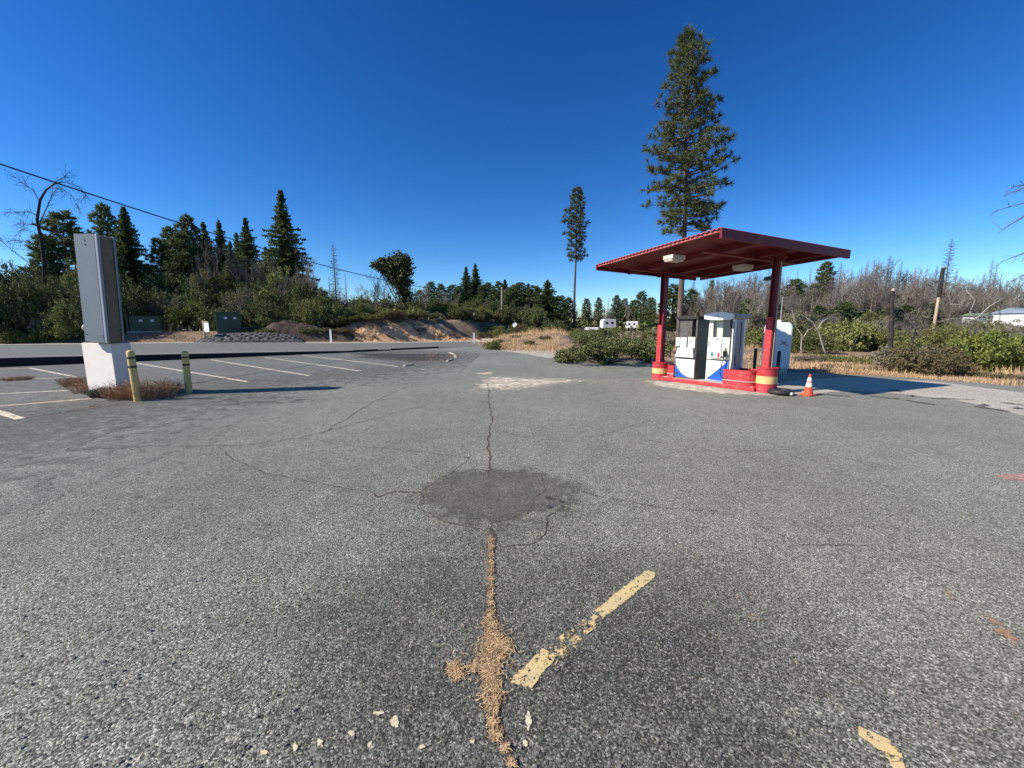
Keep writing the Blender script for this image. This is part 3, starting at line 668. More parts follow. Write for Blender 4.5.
# diagonal corner braces
for (u0, v0, u1, v1) in ((0.06, 0.5, 0.5, 0.07), (Lx-0.07, 0.55, Lx-0.6, 0.07)):
    MB().tube([rp(u0, v0, -0.08), rp(u1, v1, -0.08)], 0.02, 4).build('corner_brace', M['redfade'], can)
def zunder(x, y):   # underside of the roof plane above a point
    p = Vector((x, y, 0)); k = ez.dot(F_-p)/ez.z
    return k
for (u, nm) in ((0, 'far'), (LU, 'near')):
    p = isl_pt(u, 0); zt = zunder(p[0], p[1])-0.21
    b = MB(); mz = Matrix.Rotation(UA, 3, 'Z'); c = (p[0]-inv.x, p[1]-inv.y)
    # steel section: web and two flanges
    q = lambda dx, dy: (c[0]+dx*math.cos(UA)-dy*math.sin(UA), c[1]+dx*math.sin(UA)+dy*math.cos(UA))
    for (dx, dy, sx, sy) in ((-0.07, 0, 0.022, 0.19), (0.07, 0, 0.022, 0.19), (0, 0, 0.118, 0.02)):
        e = q(dx, dy); b.box((e[0], e[1], zt/2), (sx, sy, zt), mz)
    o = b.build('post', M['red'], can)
    e = q(0, 0); bb = MB(); bb.box((e[0], e[1], zt+0.015), (0.34, 0.30, 0.03), mz)
    for s in (-1, 1):
        e2 = q(s*0.12, 0); bb.box((e2[0], e2[1], zt-0.06), (0.09, 0.02, 0.14), mz)
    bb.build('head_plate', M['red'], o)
    e = q(-0.02, -0.107); MB().box((e[0], e[1], 1.0), (0.158, 0.012, 1.5 if nm == 'far' else 1.9), mz).build('lighter_strip', M['redfade'], o)  # lighter red strip up the lower part of each post
    if nm == 'near':
        e = q(0.10, -0.04); MB().tube([(e[0], e[1], 0.3), (e[0], e[1], zt-0.1)], 0.016, 6).build('conduit', M['wood'], o)
        e = q(-0.20, 0.02); fl = MB(); fl.box((e[0], e[1], 2.93), (0.14, 0.10, 0.09), mz); fl.tube([(e[0], e[1], 2.97), (c[0], c[1], 3.05)], 0.012, 5)
        fl.build('small_floodlight', M['darkmetal'], can)
def lamp(u, v, label):
    c = F_+ex*u+ey*v-ez*0.28; t = thing('canopy_light', tuple(c), label, 'ceiling light', math.atan2(ey.y, ey.x))
    b = MB(); b.box((0, 0, 0.03), (0.42, 0.34, 0.10)); hs_ = b.build('housing', M['lightbox'], t, bevel=0.01)
    b = MB(); b.box((0, 0, -0.045), (0.37, 0.28, 0.05), None, 1.06); b.build('diffuser', M['lightbox'], hs_, bevel=0.01)
def solve_uv(px, py):
    r = Vector(ray(px, py)); o = Vector((0, 0, CAMH)); Fp = F_-ez*0.28
    t = ez.dot(Fp-o)/ez.dot(r); p = o+r*t-Fp; return p.dot(ex), p.dot(ey)
lu, lv = solve_uv(675, 259); lamp(lu, lv, 'boxy ceiling light under the front left of the canopy')
lu, lv = solve_uv(744, 268); lamp(lu, lv, 'flat ceiling light under the right rear of the canopy')

# ---- dispensers. local: x along island, -y = face, z up
def bezel(b, x0, x1, z0, z1, y0, y1): b.box(((x0+x1)/2, (y0+y1)/2, (z0+z1)/2), (x1-x0, abs(y1-y0), z1-z0))
DZ = 0.125
d1 = thing('fuel_dispenser', isl_pt(0.94, 0.22, DZ), 'older white fuel dispenser with a black open top, farther one on the island', 'fuel pump', UA)
W2, D2 = 0.325, 0.36; Hh = 1.86
b = MB(); bezel(b, -W2, W2, 0.0, 0.94, -D2, D2); b.build('cabinet', M['pumpdark'], d1)
b = MB(); bezel(b, -W2+.01, -W2+.05, 0.94, Hh-.06, -D2, D2); bezel(b, W2-.05, W2, 0.94, Hh-.06, -D2, D2); bezel(b, -W2+.05, 0.10, 1.2, Hh-.06, -D2+.03, -D2+.06); bezel(b, 0.10, 0.14, .94, Hh-.06, -D2+.03, D2-.03)
b.build('frame', M['pumpdark'], d1)
b = MB(); bezel(b, -W2-.06, W2+.04, Hh-.06, Hh+.02, -D2-.05, D2+.05); b.build('black_top', M['rubber'], d1, bevel=0.01)
b = MB(); bezel(b, -W2+.02, W2-.02, 0.05, 0.60, -D2-.02, -D2); b.build('lower_panel', M['pumpwhite'], d1)
b = MB(); b.v = []; pr = [(-W2+.03, 0.66), (W2-.03, 0.66), (W2-.07, 0.94), (-W2+.10, 0.94)]; b.prism(pr, -D2-.09, -D2); b.build('shelf_panel', M['pumpwhite'], d1, bevel=0.012)
for (x0, x1, z0, z1, m) in ((-.325, -.19, .98, 1.25, 'pumpcream'), (-.17, .03, .92, 1.25, 'pumpwhite'), (.07, .30, .94, 1.27, 'pumpcream')):
    b = MB(); bezel(b, x0, x1, z0, z1, -D2-.05, -D2); b.build('control_panel', M[m], d1, bevel=0.015)
cps = [c for c in d1.children if c.name.startswith('control_panel')]
for (x0_, x1_, z0_, z1_, k_) in ((-.09, -.05, 1.00, 1.05, 1), (-.13, -.01, 1.17, 1.18, 1), (.15, .20, 1.12, 1.17, 2), (-.28, -.23, 1.1, 1.15, 0)):
    b = MB(); bezel(b, x0_, x1_, z0_, z1_, -D2-.055, -D2-.0505); b.build('button_mark', M['pumpgray'], cps[k_])
b = MB(); poly = [(-W2+.025, .055), (W2-.06, .055)]
for k in range(1, 11):
    t = k/10; a = math.pi/2*t; poly.append((lerp(W2-.06, -W2+.025, math.sin(a)**1.0), .055+.53*(1-math.cos(a))))
b.prism(poly, -D2-.0245, -D2-.02); b.build('blue_wave', M['pumpblue'], d1)
b = MB(); bezel(b, -.28, -.20, .13, .19, -D2-.028, -D2-.0245); b.build('logo_mark', M['darkmetal'], d1)
b = MB()
for (x, y) in ((-W2+.03, 0), (W2, 0)): bezel(b, x-.004, x+.003, .1, .85, -D2+.05, D2-.05)
b.build('side_door', M['pumpdark'], d1)

d2 = thing('fuel_dispenser', isl_pt(1.92, 0.22, DZ), 'newer white fuel dispenser with curved white header, nearer the camera', 'fuel pump', UA)
W2, D2 = 0.325, 0.36
b = MB(); bezel(b, -W2, W2, 0, .86, -D2, D2); b.build('cabinet', M['pumpgray'], d2, bevel=0.01)
b = MB(); bezel(b, -W2+.02, W2-.01, 0.05, .62, -D2-.02, -D2); b.build('lower_panel', M['pumpwhite'], d2)
b = MB(); bezel(b, -W2+.02, W2-.01, .66, 1.28, -D2-.035, -D2+.08); b.build('front_panel', M['pumpcream'], d2, bevel=0.012)
b = MB(); bezel(b, -.19, .11, .70, 1.26, -D2-.07, -D2-.034)
b.build('keypad_panel', M['pumpwhite'], d2, bevel=0.03)
kp = [c for c in d2.children if c.name.startswith('keypad')][0]; fp = [c for c in d2.children if c.name.startswith('front_panel')][0]
b = MB(); bezel(b, -.05, .03, 1.215, 1.24, -D2-.075, -D2-.069); b.build('card_slot', M['rubber'], kp)
b = MB(); bezel(b, -.19, .16, .655, .665, -D2-.060, -D2-.0355); b.build('panel_lip', M['rubber'], fp)
b = MB(); bezel(b, .02, .08, .72, .85, -D2-.074, -D2-.070); b.build('red_label', M['redlabel'], kp)
b = MB(); bezel(b, -.17, -.10, .74, .86, -D2-.074, -D2-.0705); b.build('teal_label', M['teallabel'], kp)
b = MB(); bezel(b, -.06, -.03, .75, .84, -D2-.074, -D2-.0705); b.build('teal_label', M['teallabel'], kp)
for (x0_, x1_, z0_, z1_) in ((.18, .22, 1.08, 1.13), (-.28, -.24, 1.0, 1.16)):
    b = MB(); bezel(b, x0_, x1_, z0_, z1_, -D2-.039, -D2-.0355); b.build('button_mark', M['pumpgray'], fp)
b = MB(); bezel(b, -.09, .0, .96, .97, -D2-.074, -D2-.0705); b.build('button_mark', M['pumpgray'], kp)
b = MB(); bezel(b, -W2+.03, -.20, 1.28, Hh-.08, -D2+.01, -D2+.06); bezel(b, -.20, -.02, 1.28, Hh-.08, -D2+.15, -D2+.17); bezel(b, -.01, .01, 1.28, Hh-.08, -D2+.15, D2-.1); bezel(b, -.34, -.30, 1.28, Hh-.08, -D2+.05, D2-.02)
b.build('inner_column', M['pumpcream'], d2)
b = MB(); bezel(b, .27, W2, .86, Hh-.08, -D2+.0, -D2+.04); b.build('hose_column_dark', M['rubber'], d2)
for (y0, y1, m) in ((-D2+.02, -D2+.16, 'pumpwhite'), (-D2+.17, D2-.12, 'pumpgray'), (D2-.11, D2-.01, 'pumpwhite')):
    b = MB(); bezel(b, W2-.02, W2+.05, 0.0, Hh-.08, y0, y1); b.build('side_column', M[m], d2, bevel=0.01)
b = MB(); poly = []
for k in range(13):
    t = k/12; poly.append((lerp(-W2-.09, W2+.07, t), Hh-.07-.035*math.sin(math.pi*t)))
for k in range(13):
    t = k/12; poly.append((lerp(W2+.07, -W2-.09, t), Hh+.07+.055*math.sin(math.pi*t)))
b.prism(poly, -D2-.12, -D2-.02); b.build('header', M['pumpwhite'], d2, bevel=0.012)
b = MB(); bezel(b, -W2-.05, W2+.12, Hh-.05, Hh+.07, -D2-.02, D2+.08); b.build('top_housing', M['pumpgray'], d2, bevel=0.015)
b = MB(); bezel(b, -.03, -.015, Hh+.02, Hh+.07, -D2-.123, -D2-.12); bezel(b, -.02, .01, Hh-.01, Hh+.02, -D2-.123, -D2-.12); b.build('logo_mark', M['darkmetal'], d2)
b = MB(); poly = [(W2-.015, .055), (W2-.015, .66)]
for k in range(1, 11):
    t = k/10; a = math.pi/2*t; poly.append((lerp(W2-.015, -W2+.06, math.sin(a)), .10+.56*(1-math.sin(a))**1.0*(1-t*.2)))
poly.append((-W2+.06, .07))
b.prism(poly[::-1], -D2-.0245, -D2-.02); b.build('blue_wave', M['pumpblue'], d2)
b = MB(); b.box((.235, -D2-.11, .83), (.055, .10, .17), Matrix.Rotation(.25, 3, 'X')); b.box((.20, -D2-.14, .74), (.09, .04, .05)); b.tube([(.235, -D2-.12, .90), (.23, -D2-.07, 1.0)], .018, 6)
b.build('nozzle', M['rubber'], d2, bevel=0.008)
hp = [(.235, -D2-.13, .72), (.19, -D2-.15, .5), (.16, -D2-.14, .3), (.22, -D2-.12, .16), (.32, -D2-.10, .14), (.40, -D2-.08, .3), (.415, -D2-.03, .7), (.39, -D2+.0, 1.2), (.37, -D2+.01, 1.72)]
MB().tube(hp, .014, 6).build('hose', M['rubber'], d2, smooth=True)
hp = [(.43, -D2+.3, 1.7), (.46, -D2+.28, 1.1), (.45, -D2+.2, .6), (.44, -D2+.1, .5), (.44, -D2+.05, .8)]
MB().tube(hp, .012, 6).build('hose', M['rubber'], d2, smooth=True)

# ---- things around the island
cx, cy = G(808, 395.5)
t = thing('traffic_cone', (cx, cy, 0.005), 'orange traffic cone with two white bands beside the near drum', 'traffic cone', 0.3)
b = MB(); b.box((0, 0, .0175), (.28, .28, .035)); b.build('base', M['cone'], t, bevel=0.01)
MB().lathe([(.115, .035), (.108, .06), (.078, .24)], 24, cap=False).build('lower_body', M['cone'], t, smooth=True)
MB().lathe([(.080, .24), (.062, .35)], 24, cap=False).build('lower_white_band', M['white'], t, smooth=True)
MB().lathe([(.062, .35), (.056, .39)], 24, cap=False).build('middle_body', M['cone'], t, smooth=True)
MB().lathe([(.057, .39), (.040, .50)], 24, cap=False).build('upper_white_band', M['white'], t, smooth=True)
MB().lathe([(.039, .50), (.028, .57), (.02, .575), (.018, .56)], 24).build('tip', M['cone'], t, smooth=True)
t.scale = (.92, .92, .92)
cx, cy = G(783, 394.5)
t = thing('flat_tyre', (cx-.05, cy+.02, 0.006), 'small black rubber tyre lying flat between drum and traffic cone', 'tyre', 0.5)
MB().lathe([(.14, .03), (.16, .0), (.24, .0), (.285, .03), (.29, .08), (.25, .13), (.17, .135), (.14, .10), (.14, .03)], 32, cap=False).build('rubber_ring', M['rubber'], t, smooth=True)
b = MB(); b.box((-.02, -.27, .055), (.15, .06, .06), Matrix.Rotation(.2, 3, 'Z')); b.build('white_tag', M['white'], t, bevel=0.012)
# white tank behind the near post
ty = 14.7; tx = at(774, 372, ty)[0]
t = thing('storage_tank', (tx, ty, 0), 'white upright tank with rounded shoulders behind the near canopy post', 'tank', -0.45)
b = MB(); prof = [(-.40, .18), (.40, .18), (.40, 1.66), (.37, 1.77), (.30, 1.84), (-.30, 1.84), (-.37, 1.77), (-.40, 1.66)]
b.prism(prof, -.33, .33); b.build('body', M['tank'], t, bevel=0.05)
MB().box((.22, 0, .09), (.26, .6, .18)).build('foot', M['paleconc'], t); MB().box((-.22, 0, .09), (.26, .6, .18)).build('foot', M['paleconc'], t)
b = MB(); b.lathe([(.09, 1.84), (.09, 1.92), (.06, 1.93)], 16); b.build('cap', M['white'], t)
MB().tube([(.05, 0, 1.9), (.05, 0, 2.75)], .018, 6).build('vent_pipe', M['pumpgray'], t)
b = MB(); b.tube([(.06, -.335, 1.20), (.30, -.335, 1.00)], .012, 5); b.tube([(.06, -.345, 1.04), (.22, -.345, 1.16)], .010, 5); b.build('dark_marking', M['darkmetal'], t)
for (px, py, hh, lab) in ((753.5, 376, .95, 'thin black steel post behind the red guard box'), (776.5, 381, .95, 'thin black steel post in front of the white tank')):
    c = G(px, py); b = MB().lathe([(.05, 0), (.05, hh-.03), (.035, hh), (.005, hh+.005)], 14); o = b.build('steel_post', M['rubber'], smooth=False); o.location = (c[0], c[1], 0); tag(o, lab, 'post')

# ------------------------------------------------------------------ roadside sign pylon and bollards
Cc = Vector((-9.86, 9.86)); ad = Vector((-.96, .275)).normalized(); bd = Vector((.275, .96)).normalized()   # ad: leftwards along face, bd: away from camera
pang = math.atan2(-ad.y, -ad.x)
pyl = thing('sign_plinth', (Cc.x, Cc.y, 0), 'white plastered plinth at the base of the grey roadside pylon', 'plinth', pang)
# local: +x right along face, +y away; corner at origin
b = MB(); b.box((-.54, .21, .65), (1.08, .42, 1.30)); b.build('block', M['white_plaster'], pyl, bevel=0.012)
b = MB(); b.box((-.54, .21, 1.315), (1.0, .36, .03)); b.build('cap_slab', M['brownpanel'], pyl)
pc = thing('sign_cabinet', tuple(Cc.to_3d()+Vector((0, 0, 1.335))), 'tall grey metal sign cabinet with brown side standing on a white plinth', 'sign', pang)
HC = 2.50
x0, x1, y0, y1 = -.53, .26, -.20, .17
pc.rotation_euler = (0, R(3.8), pang)
b = MB(); b.box(((x0+x1)/2-.045, y0+.02, HC/2), (x1-x0-.11, .04, HC)); fpan = b.build('front_panel', M['graymetal'], pc)
b = MB(); b.box((x1-.045, y0+.03, HC/2), (.085, .06, HC)); b.build('corner_flange', M['graymetal2'], pc, bevel=0.008)
b = MB(); b.box((x0+.02, (y0+y1)/2, HC/2), (.04, y1-y0-.05, HC)); b.box(((x0+x1)/2, y1-.02, HC/2), (x1-x0-.05, .04, HC)); b.build('back_shell', M['graymetal'], pc)
b = MB(); b.box((x1-.06, (y0+y1)/2+.02, HC/2), (.03, y1-y0-.14, HC-.04)); b.build('side_panel', M['brownpanel'], pc)
b = MB()
for yy in (y1-.04,): b.tube([(x1-.02, yy, .02), (x1-.02, yy, HC-.05)], .016, 6)
b.build('side_tube', M['graymetal2'], pc)
b = MB(); b.box(((x0+x1)/2, (y0+y1)/2, HC-.05), (x1-x0-.12, y1-y0-.12, .02)); b.build('top_plate', M['graymetal'], pc)
for (x, z) in (((x0+x1)/2-.02, HC-.14), ((x0+x1)/2-.02, HC-.24), (x1-.12, .16), (x0+.10, .16)):
    b = MB(); b.tube([(x, y0-.0, z), (x, y0-.012, z)], .016, 8); b.build('bolt_head', M['darkmetal'], fpan)
b = MB(); b.tube([(x0-.03, y0+.05, .0), (x0-.04, y0+.05, .24)], .012, 6); b.lathe([(.02, .24), (.05, .28), (.055, .33), (.03, .38), (.01, .39)], 12, (x0-.05, y0+.05, 0)); b.build('small_lamp', M['lightbox'], pc)

def bollard(px, py, hh, lean, rz, label, dull=False):
    c = G(px, py); t = thing('bollard', (c[0], c[1], 0), label, 'bollard', rz); t.rotation_euler = (lean[0], lean[1], rz)
    r = .075
    MB().lathe([(r, 0), (r, hh*.66)], 20, cap=False).build('lower_post', M['yellowpost'], t, smooth=True)
    MB().lathe([(r+.002, hh*.66), (r+.002, hh*.70)], 20, cap=False).build('black_band', M['blackband'], t, smooth=True)
    MB().lathe([(r, hh*.70), (r, hh*.835)], 20, cap=False).build('middle_post', M['yellowpost'], t, smooth=True)
    MB().lathe([(r+.002, hh*.835), (r+.002, hh*.87)], 20, cap=False).build('black_band', M['blackband'], t, smooth=True)
    MB().lathe([(r, hh*.87), (r, hh*.96), (r*.8, hh*.985), (r*.35, hh), (.004, hh)], 20, cap=False).build('upper_post', M['yellowpost'], t, smooth=True)
bollard(138, 401, 1.18, (0, R(-1.2)), 0, 'leaning yellow bollard with black bands in front of the sign plinth')
bollard(189, 393, 1.09, (0, R(1.0)), 0, 'upright dull yellow bollard standing alone right of the plinth')

# weeds
def weed_mesh(seed, r, h, n, w=0.006, spread=1.0, leaf=0):
    rnd = random.Random(seed); b = MB()
    for i in range(n):
        a = rnd.uniform(0, 6.283); q = r*math.sqrt(rnd.random())*0.7; x, y = q*math.cos(a), q*math.sin(a)
        hh = h*rnd.uniform(.45, 1.1)*(1-0.5*(q/r)**2); a2 = rnd.uniform(0, 6.283); k = spread*hh*rnd.uniform(.2, .8)
        p = Vector((x, y, 0)); e = Vector((x+math.cos(a2)*k+x*.4, y+math.sin(a2)*k+y*.4, hh)); m = p.lerp(e, .5)+Vector((0, 0, hh*.15))
        b.tube([p, m, e], [w, w*.8, w*.3], 3, False)
        for j in range(3+leaf):
            f = rnd.uniform(.35, 1); s = p.lerp(e, f)+Vector((0, 0, hh*.1*(1-f))); a3 = rnd.uniform(0, 6.283); l = rnd.uniform(.04, .12)
            b.tube([s, s+Vector((math.cos(a3)*l, math.sin(a3)*l, l*rnd.uniform(.1, .9)))], [w*.6, w*.25], 3, False)
    return b
WE = [(90, 392, .42, .34, 'rusty brown weed tuft at the left foot of the plinth'), (76, 386, .35, .30, 'low dry weed tuft behind the left foot of the plinth'), (102, 397, .30, .26, 'grey stalky weeds hugging the lit face of the plinth'),
      (122, 399, .38, .42, 'dry brown weeds between the plinth and leaning bollard'), (146, 399, .40, .52, 'tall dark stalky weeds right of the leaning bollard'), (162, 397, .40, .42, 'dry brown weed clump between the two bollards'), (170, 394, .3, .34, 'small dry weed clump close to the lone bollard'), (18, 380, .4, .10, 'flat rusty weeds lying across a bay line at far left')]
for i, (px, py, r, h, lab) in enumerate(WE):
    c = G(px, py); o = weed_mesh(i, r, h, 190, .005).build('weed_clump', M['drybrush'] if i != 2 else M['shrubgray']); o.location = (c[0], c[1], 0); tag(o, lab, 'weeds')
# thin litter of dry weeds on the pavement joint
def grass(name, areas, label, m='drygrass', seed=3, hfun=None, cat='dry grass'):
    rnd = random.Random(seed); b = MB()
    for (pts, n, h, w) in areas:
        # pts: quad (x,y) corners
        for i in range(n):
            s, t = rnd.random(), rnd.random()
            x = lerp(lerp(pts[0][0], pts[1][0], s), lerp(pts[3][0], pts[2][0], s), t); y = lerp(lerp(pts[0][1], pts[1][1], s), lerp(pts[3][1], pts[2][1], s), t)
            if n2(x, y, 0.8) + rnd.uniform(-.5, .5) < -0.12: continue
            z = max(0, ground_h(x, y)); a = rnd.uniform(0, 6.283); hh = h*rnd.uniform(.4, 1.2)*(0.8+0.6*n2(x, y, .5)); k = hh*rnd.uniform(.1, .6)
            i0 = len(b.v); ca, sa = math.cos(a)*w, math.sin(a)*w; l2 = rnd.uniform(0, 6.28)
            b.v += [(x-ca, y-sa, z-.02), (x+ca, y+sa, z-.02), (x+math.cos(l2)*k, y+math.sin(l2)*k, z+hh)]
            b.face((i0, i0+1, i0+2))
    o = b.build(name, M[m]); tag(o, label, cat, kind='stuff')
def pq(*pp): return [G(*p) for p in pp]
grass('dry_grass', [(pq((476, 346), (505, 351.5), (600, 356), (600, 350)), 2600, .28, .012), (pq((478, 341), (500, 349), (560, 350), (560, 343)), 5200, .34, .016), ([(-3.4, 36), (5, 36), (7, 48), (-3, 48)], 6500, .5, .02),
      ([(4, 28), (12, 22), (22, 34), (8, 44)], 5000, .4, .02)], 'dry golden grass on the rise beyond the driveway', seed=4)
grass('dry_grass', [([(-34, 29.5), (-14, 36.2), (-15, 38.5), (-36, 31.5)], 2600, .16, .02), ([(-30, 31), (-20, 34), (-20, 37), (-32, 34)], 1500, .25, .02)], 'rusty weeds on the gravel shoulder around the utility cabinets', 'drybrush', 11)
grass('dry_grass', [(pq((806, 372.5), (870, 374.5), (1040, 388), (1040, 382)), 3000, .20, .007), ([(11.5, 15.5), (16, 13), (26, 15), (14, 22)], 4500, .32, .010), ([(16.5, 11.3), (30, 9), (34, 12), (20, 14.5)], 3400, .26, .009), ([(7.5, 15.6), (12, 15.0), (16, 22), (9, 24)], 3000, .3, .010)],
      'dry straw grass along the far edge of the lot at right', seed=5)
grass('dry_grass', [(pq((415, 359), (440, 362), (455, 357), (430, 352)), 900, .14, .010), (pq((395, 365), (420, 367), (440, 362), (415, 360)), 300, .08, .008), (pq((352, 350.5), (385, 350.5), (380, 347.5), (352, 347.5)), 400, .25, .008), (pq((20, 420), (60, 414), (104, 404), (96, 408)), 300, .04, .006)],
      'rusty dry weeds on the small traffic island', 'drybrush', 6)
# pale curb stones round the traffic island
for i, (a, c) in enumerate([((455, 355.5), (456, 358)), ((446, 361.8), (453, 360)), ((402, 366.6), (415, 364.8)), ((449, 352.8), (455, 355))]):
    p, q = Vector(G(*a)), Vector(G(*c)); d = q-p; mid = (p+q)/2
    b = MB(); b.box((0, 0, .03), (max(d.length, .3)*.8, .14, .07), None, .8); o = b.build('kerb_stone', M['shoulder'], bevel=0.02); o.location = (mid.x, mid.y, 0); o.rotation_euler = (0, 0, math.atan2(d.y, d.x))
    tag(o, 'pale broken kerb stone along the rim of the weedy traffic island', 'kerb stone', 'pale kerb stones of the traffic island')

# ------------------------------------------------------------------ things across the road, left
def gz(px, Y): 
    x = at(px, 325, Y)[0]; return Vector((x, Y, ground_h(x, Y)))
def green_cab(px, Y, w_, d_, h_, rz, label, pads=True):
    p = gz(px, Y); t = thing('utility_cabinet', tuple(p), label, 'utility cabinet', rz)
    b = MB(); b.box((0, 0, h_/2+.08), (w_, d_, h_)); hous = b.build('housing', M['greenbox'], t, bevel=0.03)
    b = MB(); b.box((0, 0, h_+.10), (w_+.06, d_+.06, .05)); b.build('lid', M['greenbox'], t, bevel=0.01)
    b = MB(); b.box((0, 0, .03), (w_+.3, d_+.3, .12)); b.build('pad', M['paleconc'], t)
    for (x, z) in ((-w_*.12, h_*.78), (w_*.25, h_*.78)):
        b = MB(); b.box((x, -d_/2-.006, z), (.22, .01, .16)); b.build('warning_label', M['white'], hous)
    return t
def proj_y(x, y, z):
    dz = z-CAMH; d = y*math.cos(PITCH)-dz*math.sin(PITCH); return 384-FPX*(y*math.sin(PITCH)+dz*math.cos(PITCH))/d
t = green_cab(147, 34.5, 2.0, 1.1, 1.25, .5, 'low dark green utility cabinet, left of two across the road')
b = MB(); b.box((-1.08, -.1, .70), (.10, 1.3, 1.26)); b.build('open_door', M['greenbox'], t)
green_cab(229, 35.2, 1.75, 1.75, 1.80, .62, 'tall dark green utility cabinet behind the white sign board')
p = gz(203.5, 32.5)
t = thing('yard_sign', tuple(p), 'white hanging sign board on a pale wooden post by the road', 'sign', -.55)
MB().box((0, 0, .85), (.11, .11, 1.75)).build('post', M['wood'], t); MB().box((.35, 0, 1.60), (1.0, .08, .08)).build('arm', M['wood'], t)
MB().box((.50, 0, 1.17), (.80, .03, .70)).build('board', M['white'], t)
bd_ = [c for c in t.children if c.name.startswith('board')][0]
b = MB(); b.prism([(.52, .95), (.70, .95), (.62, 1.05), (.58, 1.02), (.55, 1.08)], -.022, -.017); b.build('dark_print', M['greenbox'], bd_)
b = MB(); b.box((.40, -.02, 1.36), (.30, .004, .02)); b.build('text_line', M['pumpgray'], bd_)
# netted rock mound
def rock_mesh(seed, r):
    b = MB(); rnd = random.Random(seed)
    import bmesh
    bm = bmesh.new(); bmesh.ops.create_icosphere(bm, subdivisions=2, radius=r)
    off = Vector((seed*3.1, 1, 2))
    for v in bm.verts:
        k = 1+0.35*noise.noise(v.co*(1.4/r)+off)+.15*noise.noise(v.co*(4/r)+off); v.co *= k; v.co.z *= .7
    me = bpy.data.meshes.new('rock'); bm.to_mesh(me); bm.free(); return me
rocks = [rock_mesh(i, 1.0) for i in range(5)]
def put_rock(px, Y, r, lab, grp=None, m='rock', dz=0, i=0):
    p = gz(px, Y); me = rocks[i % 5].copy(); me.materials.append(M[m]); o = bpy.data.objects.new('rock', me); COL.objects.link(o)
    o.location = (p.x, p.y, max(p.z, 0)+dz); o.scale = (r, r, r); o.rotation_euler = (0, 0, i*1.3); tag(o, lab, 'rock', grp)
def mound():
    b = MB(); nx, ny = 120, 40; L, Wd = 8.0, 1.9
    for i in range(nx+1):
        for j in range(ny+1):
            x = -L/2+L*i/nx; y = -Wd+2*Wd*j/ny; k = max(0, 1-(x/(L/2))**2)*max(0, 1-(y/Wd)**2)
            cell = abs(math.sin(x*5+y*5+.6*n2(x, y, .8)))*abs(math.sin(x*5-y*5+.6*n2(y, x, .8)))
            b.v.append((x, y, 0.8*k**.6+.12*cell*min(1, k*4)+.05*noise.noise(Vector((x*3, y*3, 0)))*min(1, k*4)-.05))
    for i in range(nx):
        for j in range(ny):
            a = i*(ny+1)+j; b.face((a, a+ny+1, a+ny+2, a+1))
    return b
p = gz(252, 34.0); o = mound().build('rock_mound', M['netrock']); o.location = (p.x, p.y, p.z-.05); o.rotation_euler = (0, 0, .38)
tag(o, 'long dark netted erosion mound along the roadside below the green cabinet', 'erosion mound')
for i, (px, Y) in enumerate([(209, 32.9), (214, 33.3), (219, 33.2), (228, 33.0), (237, 33.4)]):
    put_rock(px, Y, .16, 'pale loose stone at the left end of the netted mound', 'pale stones by the netted mound', 'paleconc', .05, i)
p = gz(330, 35.8); o = MB().box((0, 0, .55), (.16, .05, 1.15)).build('marker_post', M['white']); o.location = tuple(p); tag(o, 'slim white marker post at the foot of the shaded earth bank', 'marker post')
p = gz(474, 33.6); t = thing('gate_post', (G(474, 343.5)[0], G(474, 343.5)[1], 0), 'short white fence post where the driveway meets the road', 'fence post', 0)
MB().box((0, 0, .5), (.16, .14, 1.05)).build('post', M['white'], t)
b = MB(); b.box((.9, -.3, .22), (1.9, .07, .12), Matrix.Rotation(-.35, 3, 'Z')); b.box((1.3, -.5, .42), (1.2, .06, .10), Matrix.Rotation(-.35, 3, 'Z')); b.build('fallen_rail', M['paleconc'], t)
put_rock(491, 30.2, .22, 'small dark boulder at the driveway edge beside the broken rail', None, 'rock', .08, 2)
p = gz(397, 50); t = thing('small_sign', (p.x, 46.0, 0), 'tiny white board on a stake atop the orange earth bank', 'sign', 0)
zz = at(397, 317, 46)[2]; MB().box((0, 0, zz-.12), (.44, .04, .24)).build('board', M['white'], t); MB().box((0, .03, zz/2-.1), (.05, .04, zz-.2)).build('stake', M['wood'], t)
zz = at(515, 325, 41)[2]; t = thing('satellite_dish', (at(515, 325, 41)[0], 41, 0), 'small white round disc standing among dry shrubs left of the big bush', 'dish', 0)
MB().lathe([(.02, 0), (.15, .015), (.24, .06), (.235, .075), (.14, .03), (.02, .02)], 20).build('disc', M['white'], t)
t.children[0].location = (0, 0, zz); t.children[0].rotation_euler = (R(75), 0, R(-30))
MB().tube([(0, .03, 0), (0, .03, zz)], .03, 6).build('stand', M['pumpgray'], t)
for i, (px, Y, r) in enumerate([(499, 38.5, .45), (506, 39.5, .5), (494, 40, .4), (511, 38.7, .3)]):
    put_rock(px, Y, r, 'pale brown boulder on the dry rise below the utility pole', 'boulders on the dry rise', 'shoulder', .1, i)
